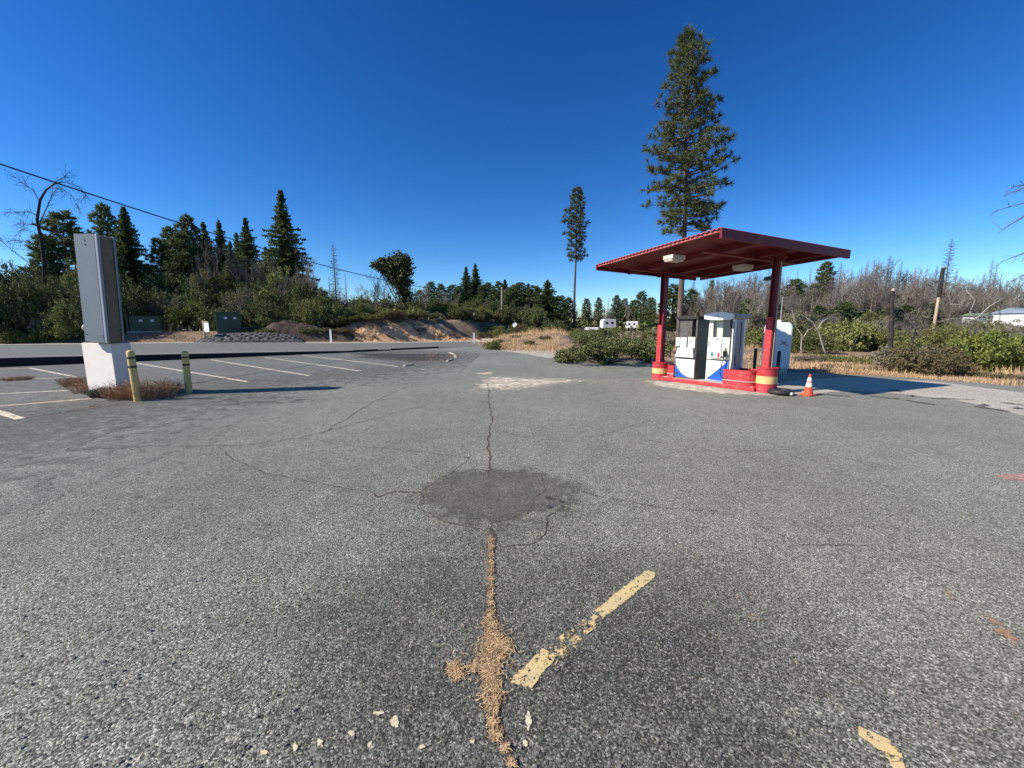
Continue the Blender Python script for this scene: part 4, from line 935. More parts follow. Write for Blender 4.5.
# utility pole and cable
pY = 66.0; px_ = at(502, 325, pY)[0]; ztop = at(502, 287, pY)[2]
t = thing('utility_pole', (px_, pY, 0), 'grey wooden utility pole rising from the brush left of centre', 'utility pole')
MB().tube([(0, 0, 0), (0, 0, ztop)], [.17, .12], 10).build('pole', M['polewood'], t, smooth=True)
MB().box((0, 0, ztop-.5), (1.6, .12, .12)).build('crossarm', M['polewood'], t)
def cable(P0, P1, sag, r, label, n=60):
    pts = []
    for k in range(n+1):
        s = k/n; p = Vector(P0).lerp(Vector(P1), s); p.z -= 4*sag*s*(1-s); pts.append(tuple(p))
    o = MB().tube(pts, r, 6).build('overhead_cable', M['cable'], smooth=True); tag(o, label, 'cable')
q0 = Vector(at(0, 163, 15)); q1 = Vector((px_, pY, ztop-.4)); ext = q0-(q1-q0)*0.12
ext.z = q0.z+.9
cable(ext, q1, 2.2, .03, 'thick black overhead cable running down from the upper left')
q0 = Vector(at(0, 243, 30)); q1 = Vector(at(330, 290, 75)); cable(q0-(q1-q0)*.1, q1, .6, .012, 'thin faint overhead cable behind the bare tree at far left')

# ------------------------------------------------------------------ trees
def leafq(b, p, s, rnd, aspect=.6, up=0.3):
    n = Vector((rnd.gauss(0, 1), rnd.gauss(0, 1), rnd.gauss(0, 1)+up)); n = n.normalized() if n.length > .01 else Vector((0, 0, 1))
    a = n.orthogonal().normalized(); a.rotate(Matrix.Rotation(rnd.uniform(0, 6.28), 3, n)); c = n.cross(a)
    a = a*s; c = c*s*aspect; i = len(b.v)
    b.v += [tuple(p-a), tuple(p-c*.9+a*.1), tuple(p+a), tuple(p+c*.9-a*.1)]; b.face((i, i+1, i+2, i+3))
def tuft(b, p, d, s, rnd, n=12, w=.07):
    for k in range(n):
        v = Vector((rnd.gauss(0, 1), rnd.gauss(0, 1), rnd.gauss(0, 1))).normalized()*.95 + d*.75; v = v.normalized()*s*rnd.uniform(.6, 1.1)
        q = v.orthogonal().normalized(); q.rotate(Matrix.Rotation(rnd.uniform(0, 6.28), 3, v.normalized())); q *= w*s
        i = len(b.v); b.v += [tuple(p-q), tuple(p+q), tuple(p+v)]; b.face((i, i+1, i+2))
def ponderosa(seed, H, crown0, rad, dens=1.0, nt=12, ts=.42, trunk_r=.25, lean=0, prof=None, tuftw=.09):
    rnd = random.Random(seed); T = MB(); C = MB()
    tp = [(lean*(k/10)**2+.05*math.sin(k*1.1+seed), .05*math.cos(k*.8+seed), H*k/10) for k in range(11)]
    T.tube(tp, [trunk_r*(1-.93*(k/10)**1.1) for k in range(11)], 8)
    def axis(z):
        f = max(0, min(9.999, z/H*10)); i = int(f); return Vector(tp[i]).lerp(Vector(tp[i+1]), f-i)
    nb = int(150*dens*(H*(1-crown0))/14)
    for i in range(nb):
        f = (i+rnd.random())/nb; z = H*(crown0+(1-crown0)*f)*.995
        if prof: rr = rad*interp(prof, f)
        else: rr = rad*(min(1, .45+f*3.2) if f < .2 else 1)*(1-f)**.62
        rr = rr*rnd.uniform(.5, 1.12)+.15
        a = i*2.399+rnd.uniform(-.5, .5); base = axis(z); rise = rnd.uniform(-.25, .15)+f*.55
        d = Vector((math.cos(a), math.sin(a), rise)); tip = base+d*rr+Vector((0, 0, .12*rr*rr*.2))
        mid = base.lerp(tip, .5)+Vector((0, 0, -.06*rr))
        T.tube([base, mid, tip], [.02+.018*rr, .012+.01*rr, .008], 4, False)
        m = max(2, int(rr*3.0))
        for k in range(m):
            g = .35+.65*(k+rnd.random())/m; p = (base.lerp(mid, g*2) if g < .5 else mid.lerp(tip, g*2-1))
            side = Vector((-math.sin(a), math.cos(a), rnd.uniform(-.3, .6)))*rnd.choice((-1, 1))*rnd.uniform(.05, .42)*rr*.5
            e = p+side+Vector((0, 0, rnd.uniform(0, .18))); T.tube([p, e], [.012, .006], 3, False)
            tuft(C, e, (d+side).normalized()*.6+Vector((0, 0, .35)), ts*rnd.uniform(.75, 1.2), rnd, nt, tuftw)
        tuft(C, tip, d*.6+Vector((0, 0, .3)), ts, rnd, nt, tuftw)
    # a few dead snags below crown
    for i in range(14):
        z = H*crown0*rnd.uniform(.55, 1.0); a = rnd.uniform(0, 6.28); base = axis(z); l = rnd.uniform(.3, 1.3)
        T.tube([base, base+Vector((math.cos(a)*l, math.sin(a)*l, -.15*l))], [.018, .006], 3, False)
    return T, C
def firtree(seed, H, rad, c0=.06, dens=1.0, ragged_=.25, power=.8):
    rnd = random.Random(seed); T = MB(); C = MB()
    T.tube([(0, 0, 0), (0, 0, H*.5), (0, 0, H)], [H*.018, H*.010, .01], 7)
    nw = int(H*4.6*dens)
    for i in range(nw):
        f = (i+.5*rnd.random())/nw; z = H*(c0+(1-c0)*f); rr = rad*(1-f)**power*rnd.uniform(1-ragged_, 1+ragged_*.7)+.04
        nbr = 7 if f < .8 else 5
        gap = rnd.random() < .10
        for j in range(nbr):
            if rnd.random() < .12: continue
            a = 6.283*j/nbr+i*1.7+rnd.uniform(-.3, .3); L_ = rr*rnd.uniform(.65, 1.15)*(0.6 if gap else 1)
            d = Vector((math.cos(a), math.sin(a), 0)); base = Vector((0, 0, z)); n = max(4, int(L_*5.5))
            dr = lerp(.38, -.25, f)
            side = Vector((-d.y, d.x, 0))
            for k in range(n):
                g = (k+.6)/n; p = base+d*L_*g+Vector((0, 0, -dr*L_*g*g+.05*rnd.random()+ .15*dr*L_*g))
                wd = (.40+.26*(1-g))*(.55+.2*rad/2.2)*(.30+.70*(1-f)**.8); s = rnd.choice((-1, 1))
                for s in (-1, 1):
                    q = p+side*s*wd*rnd.uniform(.7, 1.3)+d*wd*.7+Vector((0, 0, rnd.uniform(-.22, .22))); i0 = len(C.v)
                    C.v += [tuple(p-d*.10), tuple(p+d*.16+Vector((0, 0, .05))), tuple(q)]; C.face((i0, i0+1, i0+2))
                    q2 = p+side*s*wd*.5*rnd.uniform(-.5, 1.5)+Vector((0, 0, -.45*wd-.25*rnd.random())); i0 = len(C.v)
                    C.v += [tuple(p-d*.12), tuple(p+d*.14), tuple(q2)]; C.face((i0, i0+1, i0+2))
            T.tube([base, base+d*L_*.9+Vector((0, 0, -dr*L_*.75))], [.03, .006], 3, False)
    return T, C
def deadconifer(seed, H, rad, r0=.16, nb=120, droop=.15, c0=.12, tw=4):
    rnd = random.Random(seed); T = MB(); C = MB()
    T.tube([(0, 0, 0), (.03*math.sin(seed), 0, H*.4), (.05*math.cos(seed), .03, H*.75), (0, 0, H)], [r0, r0*.72, r0*.35, .012], 7)
    for i in range(nb):
        f = c0+(1-c0)*(i/nb); a = i*2.4+rnd.uniform(-.4, .4); L_ = rad*(1-f)**.7*rnd.uniform(.3, 1.1)+.1; base = Vector((0, 0, H*f*.99))
        d = Vector((math.cos(a), math.sin(a), 0)); e = base+d*L_+Vector((0, 0, L_*rnd.uniform(-droop, droop*1.6))); m = base.lerp(e, .5)+Vector((0, 0, -.08*L_))
        C.tube([base, m, e], [.030, .022, .012], 3, False)
        for k in range(tw):
            g = rnd.uniform(.3, 1); p = base.lerp(e, g); s = Vector((-d.y, d.x, 0))*rnd.choice((-1, 1)); l = L_*rnd.uniform(.15, .35)
            C.tube([p, p+s*l+d*l*.6+Vector((0, 0, rnd.uniform(-.1, .3)*l))], [.015, .009], 3, False)
    return T, C
def baretree(seed, H, spread=.5, r0=.12, levels=4, upright=.6, twig=.012, nk=(7, 5, 4, 4)):
    rnd = random.Random(seed); T = MB(); C = MB()
    def grow(p, d, L_, r, lv):
        n = 3; pts = [p]; dd = d.copy(); q = p
        for k in range(n):
            dd = (dd+Vector((rnd.gauss(0, .16), rnd.gauss(0, .16), rnd.gauss(.05*upright, .08)))).normalized(); q = q+dd*L_/n; pts.append(q)
        (T if lv == 0 else C).tube(pts, [r, r*.8, r*.62, r*.45], 6 if lv == 0 else (4 if lv == 1 else 3), False)
        if lv >= levels: return
        for k in range(nk[min(lv, 3)]):
            g = rnd.uniform(.3, 1.0) if lv else rnd.uniform(.2, 1.0); i = min(n-1, int(g*n)); s = pts[i].lerp(pts[i+1], g*n-i)
            o = Vector((rnd.gauss(0, 1), rnd.gauss(0, 1), rnd.gauss(.1, .4))).normalized()
            nd = (dd*(1-spread)+o*spread+Vector((0, 0, .25*upright))).normalized()
            grow(s, nd, L_*rnd.uniform(.45, .72), max(twig, r*.48), lv+1)
    ns = 1
    grow(Vector((0, 0, 0)), Vector((rnd.gauss(0, .06), rnd.gauss(0, .06), 1)).normalized(), H*.62, r0, 0)
    return T, C
def clumped(seed, lobes, leaf, nleaf, m, stems=8, aspect=.6, surf=.62, stem_r=.03, base=(0, 0)):
    """crown made of uneven leaf clumps: lobes = (x,y,z,rx,ry,rz)"""
    rnd = random.Random(seed); T = MB(); C = MB()
    tot = sum(l[3]*l[4]+l[3]*l[5] for l in lobes)
    for l in lobes:
        n = int(nleaf*(l[3]*l[4]+l[3]*l[5])/tot); nc = max(6, n//26)
        for c in range(nc):
            v = Vector((rnd.gauss(0, 1), rnd.gauss(0, 1), rnd.gauss(0, 1))).normalized(); k = rnd.uniform(surf, 1.08)
            k *= 1+.25*noise.noise(v*2.2+Vector((seed, l[0], l[2])))
            cp = Vector((l[0]+v.x*k*l[3], l[1]+v.y*k*l[4], max(.04, l[2]+v.z*k*l[5]))); cr = leaf*rnd.uniform(1.6, 3.6)
            for j in range(26):
                o = Vector((rnd.gauss(0, .55), rnd.gauss(0, .55), rnd.gauss(0, .42)))*cr; p = cp+o
                if p.z < .0: p.z = rnd.uniform(0, .1)
                leafq(C, p, leaf*rnd.uniform(.6, 1.2), rnd, aspect, .6)
        for s in range(max(1, stems//len(lobes))):
            T.tube([(base[0]+rnd.uniform(-.1, .1), base[1]+rnd.uniform(-.1, .1), 0), (lerp(base[0], l[0], .5)+rnd.uniform(-.2, .2)*l[3], lerp(base[1], l[1], .5), l[2]*.5), (l[0]+rnd.uniform(-.4, .4)*l[3], l[1]+rnd.uniform(-.4, .4)*l[4], l[2]+l[5]*rnd.uniform(.1, .7))], [stem_r, stem_r*.7, stem_r*.25], 5, False)
    return T, C
def make(name, TC, mt, mc, label, cat, loc, scale=1.0, rz=0, group=None, names=('trunk', 'crown'), tilt=(0, 0)):
    t = thing(name, loc, label, cat, rz, group); t.rotation_euler = (tilt[0], tilt[1], rz); t.scale = (scale, scale, scale) if not isinstance(scale, tuple) else scale
    TC[0].build(names[0], M[mt], t, smooth=True); TC[1].build(names[1], M[mc], t)
    return t
def hgt(px, pytop, Y):
    p = gz(px, Y); return at(px, pytop, Y)[2]-p.z

# --- hero pines
H1 = hgt(690, 35, 30); p = gz(680, 30)
make('pine_tree', ponderosa(3, H1, .40, 2.85, 1.35, 36, .45, .25, lean=-.7, tuftw=.045, prof=[(0, .62), (.08, .86), (.22, 1.0), (.35, .93), (.5, .84), (.7, .60), (.85, .42), (1, .07)]), 'bark', 'needles', 'tall green pine towering above the red canopy', 'pine tree', tuple(p))
H2 = hgt(578, 189, 62); p = gz(574, 62)
make('pine_tree', ponderosa(8, H2, .52, 1.95, 1.0, 26, .50, .22, lean=.1, tuftw=.065, prof=[(0, .25), (.08, .8), (.2, .55), (.35, .9), (.5, 1.0), (.65, .75), (.85, .5), (1, .1)]), 'darkbark', 'needles', 'tall slender pine with a long bare trunk, left of the canopy', 'pine tree', tuple(p))

# --- left and centre conifers, each its own height and place
FIR = {}
def fir_inst(key, px, pytop, Y, wide, label, rz=0, group=None, m='fir', cat='conifer'):
    if key not in FIR:
        seed, H, rad, c0, rg, pw, kind = FV[key]
        TC = firtree(seed, H, rad, c0, 1.0, rg, pw) if kind == 'f' else ponderosa(seed, H, c0, rad, .9, 9, .68, .2, tuftw=.17, prof=[(0, .55), (.12, 1), (.35, .9), (.6, .72), (.85, .42), (1, .12)])
        t = make('conifer', TC, 'darkbark', m, label, cat, (0, 0, 0)); FIR[key] = t; t['h'] = 0
        new = t; del t['h']
    else: new = copy_tree(FIR[key])
    seed, H, rad = FV[key][:3]
    p = gz(px, Y); h = at(px, pytop, Y)[2]-p.z; s = h/H; new.location = (p.x, p.y, p.z-.1)
    new.scale = (s*wide, s*wide, s); new.rotation_euler = (0, 0, rz)
    tag(new, label, cat, group)
    if not group and 'group' in new: del new['group']
    return new
FV = {0: (11, 14, 3.9, .03, .38, .95, 'f'), 1: (12, 14, 4.0, .05, .48, 1.0, 'f'), 2: (13, 14, 3.2, .06, .45, .9, 'f'), 3: (14, 14, 3.3, .12, .3, .8, 'p'), 4: (15, 14, 2.7, .10, .3, .8, 'p'), 5: (16, 12, 4.3, .03, .35, .75, 'f')}
fir_inst(1, 291, 189, 50, 1.12, 'tallest dense dark fir, pointed, left of centre beyond the cabinets', .4)
fir_inst(0, 139, 206, 46, 1.15, 'broad dark fir directly right of the grey sign pylon')
fir_inst(3, 120, 207, 49, .85, 'narrow dark fir half behind the broad fir by the pylon', 1)
fir_inst(3, 78, 214, 42, 1.25, 'rounded dark pine rising behind the top of the grey pylon', 2)
fir_inst(4, 55, 236, 40, 1.1, 'ragged dark pine beside the bent bare tree', .5)
fir_inst(4, 102, 236, 44, .8, 'short dark pine just right of the pylon top', 2.5)
for i, (k, px, py, Y, wd, rz) in enumerate([(4, 180, 229, 52, .85, 0), (3, 199, 218, 55, .75, 1), (3, 190, 234, 50, .9, 2), (2, 214, 221, 57, .9, 3), (1, 229, 219, 56, .75, 2), (0, 245, 232, 55, .8, 1), (2, 255, 217, 54, .95, 4), (4, 168, 240, 51, .9, 5), (1, 238, 240, 50, .8, .6), (0, 272, 246, 52, .8, 2.2), (5, 300, 262, 52, .8, 1.1), (5, 155, 262, 48, .8, 2.1)]):
    fir_inst(k, px, py, Y, wd*1.25, 'dark conifer in the row between the pylon and the tallest fir', rz, 'dark conifers behind the roadside brush')
for i, (k, px, py, Y, wd, lab) in enumerate([(0, 467, 266, 80, 1.25, 'left of a pair of pointed dark firs left of the utility pole'), (1, 476, 263, 82, 1.3, 'right of a pair of pointed dark firs left of the utility pole'), (5, 547, 279, 62, 1.45, 'broad rounded dark fir standing left of the slender pine'), (1, 505, 279, 78, 1.9, 'bushy mid green conifer behind the utility pole'), (2, 528, 283, 78, 1.9, 'pointed dark fir between the utility pole and broad rounded fir')]):
    fir_inst(k, px, py, Y, wd, lab, i*1.3)
for i, (k, px, py, Y, wd) in enumerate([(3, 489, 283, 80, 1.1), (4, 432, 282, 78, 1.2), (3, 453, 285, 80, 1.3), (4, 515, 285, 82, 1.2), (2, 538, 288, 80, 1.2), (0, 493, 288, 76, 1.3), (4, 560, 296, 90, 1.2), (4, 568, 298, 100, 1.2), (3, 421, 290, 74, 1.3), (4, 586, 299, 115, .8), (4, 598, 298, 120, .7), (3, 442, 284, 76, 1.0), (4, 460, 286, 76, 1.2), (3, 484, 285, 78, 1.2), (4, 520, 283, 76, 1.2), (3, 534, 286, 74, 1.2), (4, 499, 282, 75, 1.1), (3, 511, 288, 72, 1.2)]):
    fir_inst(k, px, py, Y, wd*1.5, 'dark conifer in the low skyline row in the middle distance', i*1.1, 'middle distance conifer row')
for i, (k, px, py, Y, wd) in enumerate([(3, 616, 296, 118, 1.1), (4, 624, 299, 122, 1.3), (3, 640, 292, 112, 1.3), (4, 650, 298, 106, 1.3), (3, 672, 285, 70, 1.5), (4, 690, 290, 68, 1.5), (4, 632, 301, 120, 1.3)]):
    fir_inst(k, px, py, Y, wd, 'dark green bushy pine behind the far canopy post', i*.9, 'bushy pines behind the far post')
for i, (k, px, py, Y, wd, lab) in enumerate([(4, 709, 281, 85, .55, 'slim dark conifer seen under the canopy between the posts'), (4, 727, 287, 80, .8, 'dark pine above the nearer dispenser'), (4, 820, 263, 60, 1.0, 'open crowned dark green pine right of the near post'), (3, 791, 280, 62, 1.4, 'bushy green pine close right of the near canopy post'), (4, 735, 292, 75, .9, 'short dark pine left of the near canopy post'), (3, 893, 296, 48, 1.3, 'small dark pine behind the charred stump')]):
    fir_inst(k, px, py, Y, wd, lab, i*.9)

# leaning dark oak left of centre
p = gz(399, 48)
sc = 1.0; hh = hgt(399, 252, 48)
lob = [(-1.7, 0, hh-1.5, .9, .9, .7), (-.7, 0, hh-1.9, 1.2, 1.1, 1.0), (.4, .1, hh-1.2, 1.1, 1.2, 1.0), (1.0, 0, hh-.6, .45, .5, .45), (.3, 0, hh-2.8, 1.2, 1.1, 1.1), (.8, 0, hh-4.0, .85, .9, 1.0), (.9, 0, hh-5.1, .6, .6, .8), (-2.3, 0, hh-1.3, .35, .35, .35), (1.1, 0, hh-2.0, .6, .7, .9)]
make('oak_tree', clumped(21, lob, .16, 9000, None, 14, .7, .45, .10, (.9, 0)), 'darkbark', 'oakleaf', 'dark leafy tree leaning left on the hilltop left of centre', 'oak tree', tuple(p))

# --- bare and dead trees
BARE = {}
BV = {0: ('b', dict(seed=1, H=9, spread=.36, r0=.12, upright=1.5)), 1: ('b', dict(seed=2, H=9, spread=.48, r0=.11, upright=1.0)), 2: ('b', dict(seed=5, H=9, spread=.30, r0=.13, upright=1.7)),
      3: ('d', dict(seed=3, H=12, rad=1.9, r0=.13, nb=190, tw=6)), 4: ('d', dict(seed=4, H=12, rad=2.3, r0=.15, nb=170, tw=7)), 5: ('d', dict(seed=7, H=12, rad=1.3, r0=.13, nb=150, tw=4)), 6: ('b', dict(seed=9, H=9, spread=.55, r0=.10, upright=1.0))}
def bare_inst(k, mt, px, pytop, Y, label, wide=1.0, rz=0, group=None, name='dead_tree', cat='dead tree'):
    key = (k, mt)
    if key not in BARE:
        kind, kw = BV[k]; TC = baretree(**kw) if kind == 'b' else deadconifer(**kw)
        t = make(name, TC, 'deadpale' if (mt == 'deadgray' and k in (1, 2)) else mt, mt, label, cat, (0, 0, 0), names=('trunk', 'branches')); BARE[key] = (t, max(v[2] for v in TC[1].v)); new = t
    else: new = copy_tree(BARE[key][0])
    new.name = name
    H = BARE[key][1]; p = gz(px, Y); s = (at(px, pytop, Y)[2]-p.z)/H; new.location = (p.x, p.y, p.z-.1); new.scale = (s*wide, s*wide, s); new.rotation_euler = (0, 0, rz)
    tag(new, label, cat, group)
    if not group and 'group' in new: del new['group']
    return new
# dense burnt stand on the right
rnd = random.Random(5)
def skyline(px): return interp([(560, 297), (640, 300), (690, 292), (720, 285), (760, 278), (800, 283), (850, 272), (870, 266), (900, 275), (950, 282), (1000, 288), (1060, 290)], px)
LR = 'grey leafless tree in the dense burnt stand behind the canopy and right of it'
for i in range(170):
    px = 690+370*(i+rnd.random())/170; Y = rnd.uniform(42, 85); k = rnd.choice([0, 1, 2, 6, 0, 1, 2, 6, 3]); py = skyline(px)+rnd.uniform(-14, 10)+(8 if Y < 55 else 0)
    bare_inst(k, rnd.choice(['deadgray', 'deadgray', 'deadbrown']), px, py, Y, LR, rnd.uniform(1.0, 1.5), rnd.uniform(0, 6.28), 'burnt stand at right')
LS2 = 'upright thin burnt trunk with short twigs inside the grey stand'
LS = 'thin straight dead conifer spike standing above the grey burnt stand'
for i in range(70):
    px = 690+345*(i+rnd.random())/70; Y = rnd.uniform(70, 125); py = skyline(px)-rnd.uniform(-6, 15)
    bare_inst(rnd.choice([3, 5, 5]), rnd.choice(['deadgray', 'deadbrown']), px, py, Y, LS, rnd.uniform(.8, 1.1), rnd.uniform(0, 6.28), 'dead spikes above the burnt stand')
for i in range(46):
    px = 700+340*(i+rnd.random())/46; Y = rnd.uniform(36, 62); py = skyline(px)+rnd.uniform(0, 26)
    bare_inst(rnd.choice([3, 5, 5]), rnd.choice(['deadgray', 'deadbrown']), px, py, Y, LS2, rnd.uniform(.7, 1.0), rnd.uniform(0, 6.28), 'upright burnt trunks in the stand')
for i, (px, py, Y, wd) in enumerate([(748, 300, 48, 1.3), (775, 303, 40, 1.3), (842, 302, 38, 1.3), (868, 300, 44, 1.2), (905, 305, 36, 1.3), (862, 312, 34, 1.6), (928, 304, 44, 1.1), (965, 306, 46, 1.2), (992, 300, 50, 1.0), (818, 305, 40, 1.2)]):
    fir_inst((3, 4)[i % 2], px, py, Y, wd*1.5, 'young green pine growing up inside the grey burnt stand', i*1.1, 'young pines in the burnt stand')
LC = 'grey leafless tree in the far low line left of the canopy'
for i in range(40):
    px = 540+170*(i+rnd.random())/40; Y = rnd.uniform(95, 140); py = skyline(px)+rnd.uniform(-5, 10)
    bare_inst(rnd.choice([0, 1, 2, 3, 5, 5]), rnd.choice(['deadgray', 'deadbrown']), px, py, Y, LC, rnd.uniform(.9, 1.2), rnd.uniform(0, 6.28), 'far grey tree line')
LL = 'grey leafless tree tangled among the roadside brush at left'
for i, (px, py, Y, k) in enumerate([(230, 236, 47, 2), (243, 240, 46, 0), (256, 248, 45, 2), (266, 252, 47, 6), (312, 252, 46, 2), (320, 262, 44, 0), (126, 272, 40, 6), (222, 262, 45, 2), (283, 270, 43, 2), (335, 285, 46, 1)]):
    bare_inst(k, 'deadgray' if i % 3 else 'deadbrown', px, py, Y, LL, 1.1, i*1.7, 'bare trees in the left brush')
LM = 'bare grey tree on the hill around the leaning dark tree'
for i, (px, py, Y, k) in enumerate([(375, 272, 52, 0), (384, 268, 54, 1), (368, 282, 50, 6), (392, 284, 50, 2), (413, 285, 60, 0), (425, 284, 62, 1), (436, 288, 64, 2), (447, 288, 66, 6), (458, 292, 64, 0), (408, 292, 56, 6), (485, 298, 68, 1), (497, 300, 70, 2), (513, 300, 70, 0), (525, 302, 68, 6), (541, 300, 72, 1)]):
    bare_inst(k, 'deadgray' if i % 2 else 'deadbrown', px, py, Y, LM, 1.1, i*1.3, 'bare trees on the hill')
bare_inst(4, 'deadbrown', 338, 243, 46, 'tall thin dead conifer with grey twigs right of the tallest fir', .85, .6)
bare_inst(5, 'deadgray', 348, 272, 49, 'short bare spike just right of the tall dead conifer', .9, .6)
bare_inst(5, 'deadgray', 332, 275, 50, 'thin bare spike just left of the tall dead conifer', .9, 1.6)
bare_inst(4, 'deadbrown', 939, 238, 52, 'dead conifer with fanned bare branches standing above the right stand', .85, 1.2)
bare_inst(3, 'deadgray', 982, 258, 60, 'thin dead conifer spike near the far right building', .7, 2.2)
bare_inst(3, 'deadgray', 987, 262, 66, 'second thin dead spike right beside the first near the far building', .6, 1.0)
bare_inst(3, 'deadgray', 859, 262, 70, 'pair-like thin dead spike above the bare trees right of the canopy tip', .8, 2.2)
# large dead tree just outside the frame at right, limbs reaching in
def edge_tree():
    rnd = random.Random(14); Y = 24; base = gz(1056, Y); P = lambda px, py, dy=0: Vector(at(px, py, Y+dy))-base
    T = MB(); C = MB(); T.tube([(0, 0, 0), P(1056, 300), P(1062, 230), P(1068, 160), P(1074, 90)], [.26, .22, .17, .12, .05], 8)
    L_ = [[(1066, 165), (1044, 178), (1024, 188), (1004, 196)], [(1064, 190), (1044, 198), (1024, 203), (995, 211)], [(1062, 205), (1044, 208), (1024, 216), (1002, 230)], [(1060, 238), (1044, 245), (1024, 253), (1001, 262)], [(1058, 262), (1044, 268), (1026, 274), (1010, 282)], [(1057, 285), (1044, 286), (1024, 292), (1008, 299)], [(1064, 180), (1046, 184), (1030, 184), (1012, 187)], [(1060, 222), (1046, 228), (1034, 240), (1022, 262)]]
    for q in L_:
        pts = [P(a, b_, rnd.uniform(-.5, .5)) for a, b_ in q]; C.tube(pts, [.06, .045, .03, .012], 5, False)
        for k in range(15):
            g = rnd.uniform(.8, 3); i = min(2, int(g)); s_ = pts[i].lerp(pts[i+1], g-i); v = ((pts[i+1]-pts[i]).normalized()+Vector((0, rnd.gauss(0, .6), rnd.gauss(-.05, .5)))).normalized()*rnd.uniform(.25, .8)
            C.tube([s_, s_+v*.5+Vector((0, 0, .03)), s_+v], [.014, .010, .006], 3, False)
    for k in range(30):
        z = rnd.uniform(3, 12); a = rnd.uniform(-1.4, 1.4); l = rnd.uniform(1, 3); C.tube([(0.3, 0, z), (.3+math.cos(a)*l, math.sin(a)*l, z+.3*l)], [.04, .01], 3, False)
    make('dead_tree', (T, C), 'deadbrown', 'deadbrown', 'large dead tree at the right picture edge, bare limbs reaching in', 'dead tree', tuple(base), names=('trunk', 'branches'))
edge_tree()
# bent bare tree at far left
def bent():
    rnd = random.Random(4); Y = 34; base = gz(44, Y)
    P = lambda px, py, dy=0: Vector(at(px, py, Y+dy))-base
    T = MB(); C = MB()
    tr = [P(45, 290), P(44, 262), P(41, 240), P(37, 220), P(40, 200), P(46, 190), P(54, 184), P(62, 182)]
    tr[0] = Vector((0.1, 0, 0)); T.tube(tr, [.15, .125, .11, .10, .085, .065, .05, .035], 7)
    mains = [([P(62, 182), P(72, 184), P(80, 188, 1), P(87, 196, 1)], .035), ([P(50, 187), P(62, 189, -1), P(72, 196, -1), P(78, 206, -1)], .03), ([P(40, 202), P(33, 190), P(24, 184), P(14, 176)], .035), ([P(38, 216), P(30, 212), P(18, 212), P(2, 213)], .05), ([P(40, 222), P(48, 205, 1), P(52, 195, 1), P(60, 186, 1)], .045),
             ([P(44, 250), P(30, 244), P(18, 240), P(6, 242)], .03), ([P(44, 258), P(28, 262), P(12, 250), P(0, 240)], .04), ([P(42, 240), P(54, 232), P(62, 234), P(70, 240)], .03), ([P(43, 248), P(34, 232), P(24, 230), P(14, 236)], .025), ([P(45, 190), P(58, 180, 1), P(64, 177, 1), P(66, 176, 1)], .02), ([P(44, 270), P(34, 276), P(20, 270), P(6, 272)], .03), ([P(44, 235), P(36, 226), P(28, 224), P(20, 222)], .02)]
    for pts, r in mains:
        C.tube(pts, [r, r*.7, r*.5, r*.25], 4, False)
        for k in range(16):
            g = rnd.uniform(.15, 1)*3; i = min(2, int(g)); s = pts[i].lerp(pts[i+1], g-i); d = (pts[i+1]-pts[i]).normalized()
            v = (d+Vector((rnd.gauss(0, .5), rnd.gauss(0, .5), rnd.gauss(-.15, .5)))).normalized()*rnd.uniform(.4, 1.1)
            e = s+v; C.tube([s, s+v*.5+Vector((0, 0, .04)), e], [.014, .010, .005], 3, False)
            for q in range(3):
                f = s.lerp(e, rnd.uniform(.3, 1)); C.tube([f, f+Vector((rnd.gauss(0, .2), rnd.gauss(0, .2), rnd.gauss(-.1, .2)))], [.007, .004], 3, False)
    make('dead_tree', (T, C), 'burntbark', 'burntbark', 'bare dark tree with its top bent over to the right, far left', 'dead tree', tuple(base), names=('trunk', 'branches'))
bent()
# snags
def snag(px, pyt, pyb, Y, r, mats, label, lean=0.0):
    base = gz(px, Y); zt = at(px, pyt, Y)[2]-base.z; rnd = random.Random(px)
    t = thing('tree_snag', tuple(base), label, 'dead trunk'); pts = [(lean*k/8+.03*rnd.uniform(-1, 1), 0, zt*k/8) for k in range(9)]
    MB().tube(pts, [r*(1-.035*k)*rnd.uniform(.9, 1.1) for k in range(9)], 10).build('trunk', M[mats[0]], t)
    b = MB()
    b.tube([(pts[8][0], 0, zt), (pts[8][0]+.03, 0, zt+r*1.1)], [r*.75, r*.3], 7); b.build('broken_tip', M[mats[1]], t)
    bb = MB()
    for k in range(14):
        z = zt*rnd.uniform(.2, .95); a = rnd.uniform(0, 6.28); l = rnd.uniform(.15, .7); x = lean*z/zt; bb.tube([(x, 0, z), (x+math.cos(a)*l, math.sin(a)*l, z+rnd.uniform(-.1, .2))], [.02, .006], 3, False)
    bb.build('branch_stubs', M[mats[0]], t)
snag(895, 291, 356, 21, .115, ('char', 'barepale'), 'charred standing stump with pale broken tip, right of the canopy', -.38)
p = gz(934, 36); zt = at(934, 268, 36)[2]-p.z
t = thing('tree_snag', tuple(p), 'taller broken trunk, charred above and stripped pale below', 'dead trunk')
MB().tube([(0, 0, 0), (.02, 0, zt*.35), (.05, 0, zt*.62)], [.12, .115, .11], 10).build('pale_trunk', M['barepale'], t)
MB().tube([(.05, 0, zt*.62), (.03, 0, zt*.8), (.05, 0, zt)], [.15, .17, .14], 10).build('charred_trunk', M['char'], t)
MB().tube([(.05, 0, zt), (.25, 0, zt+.1), (.35, 0, zt-.15)], [.08, .05, .02], 6).build('broken_tip', M['barepale'], t)
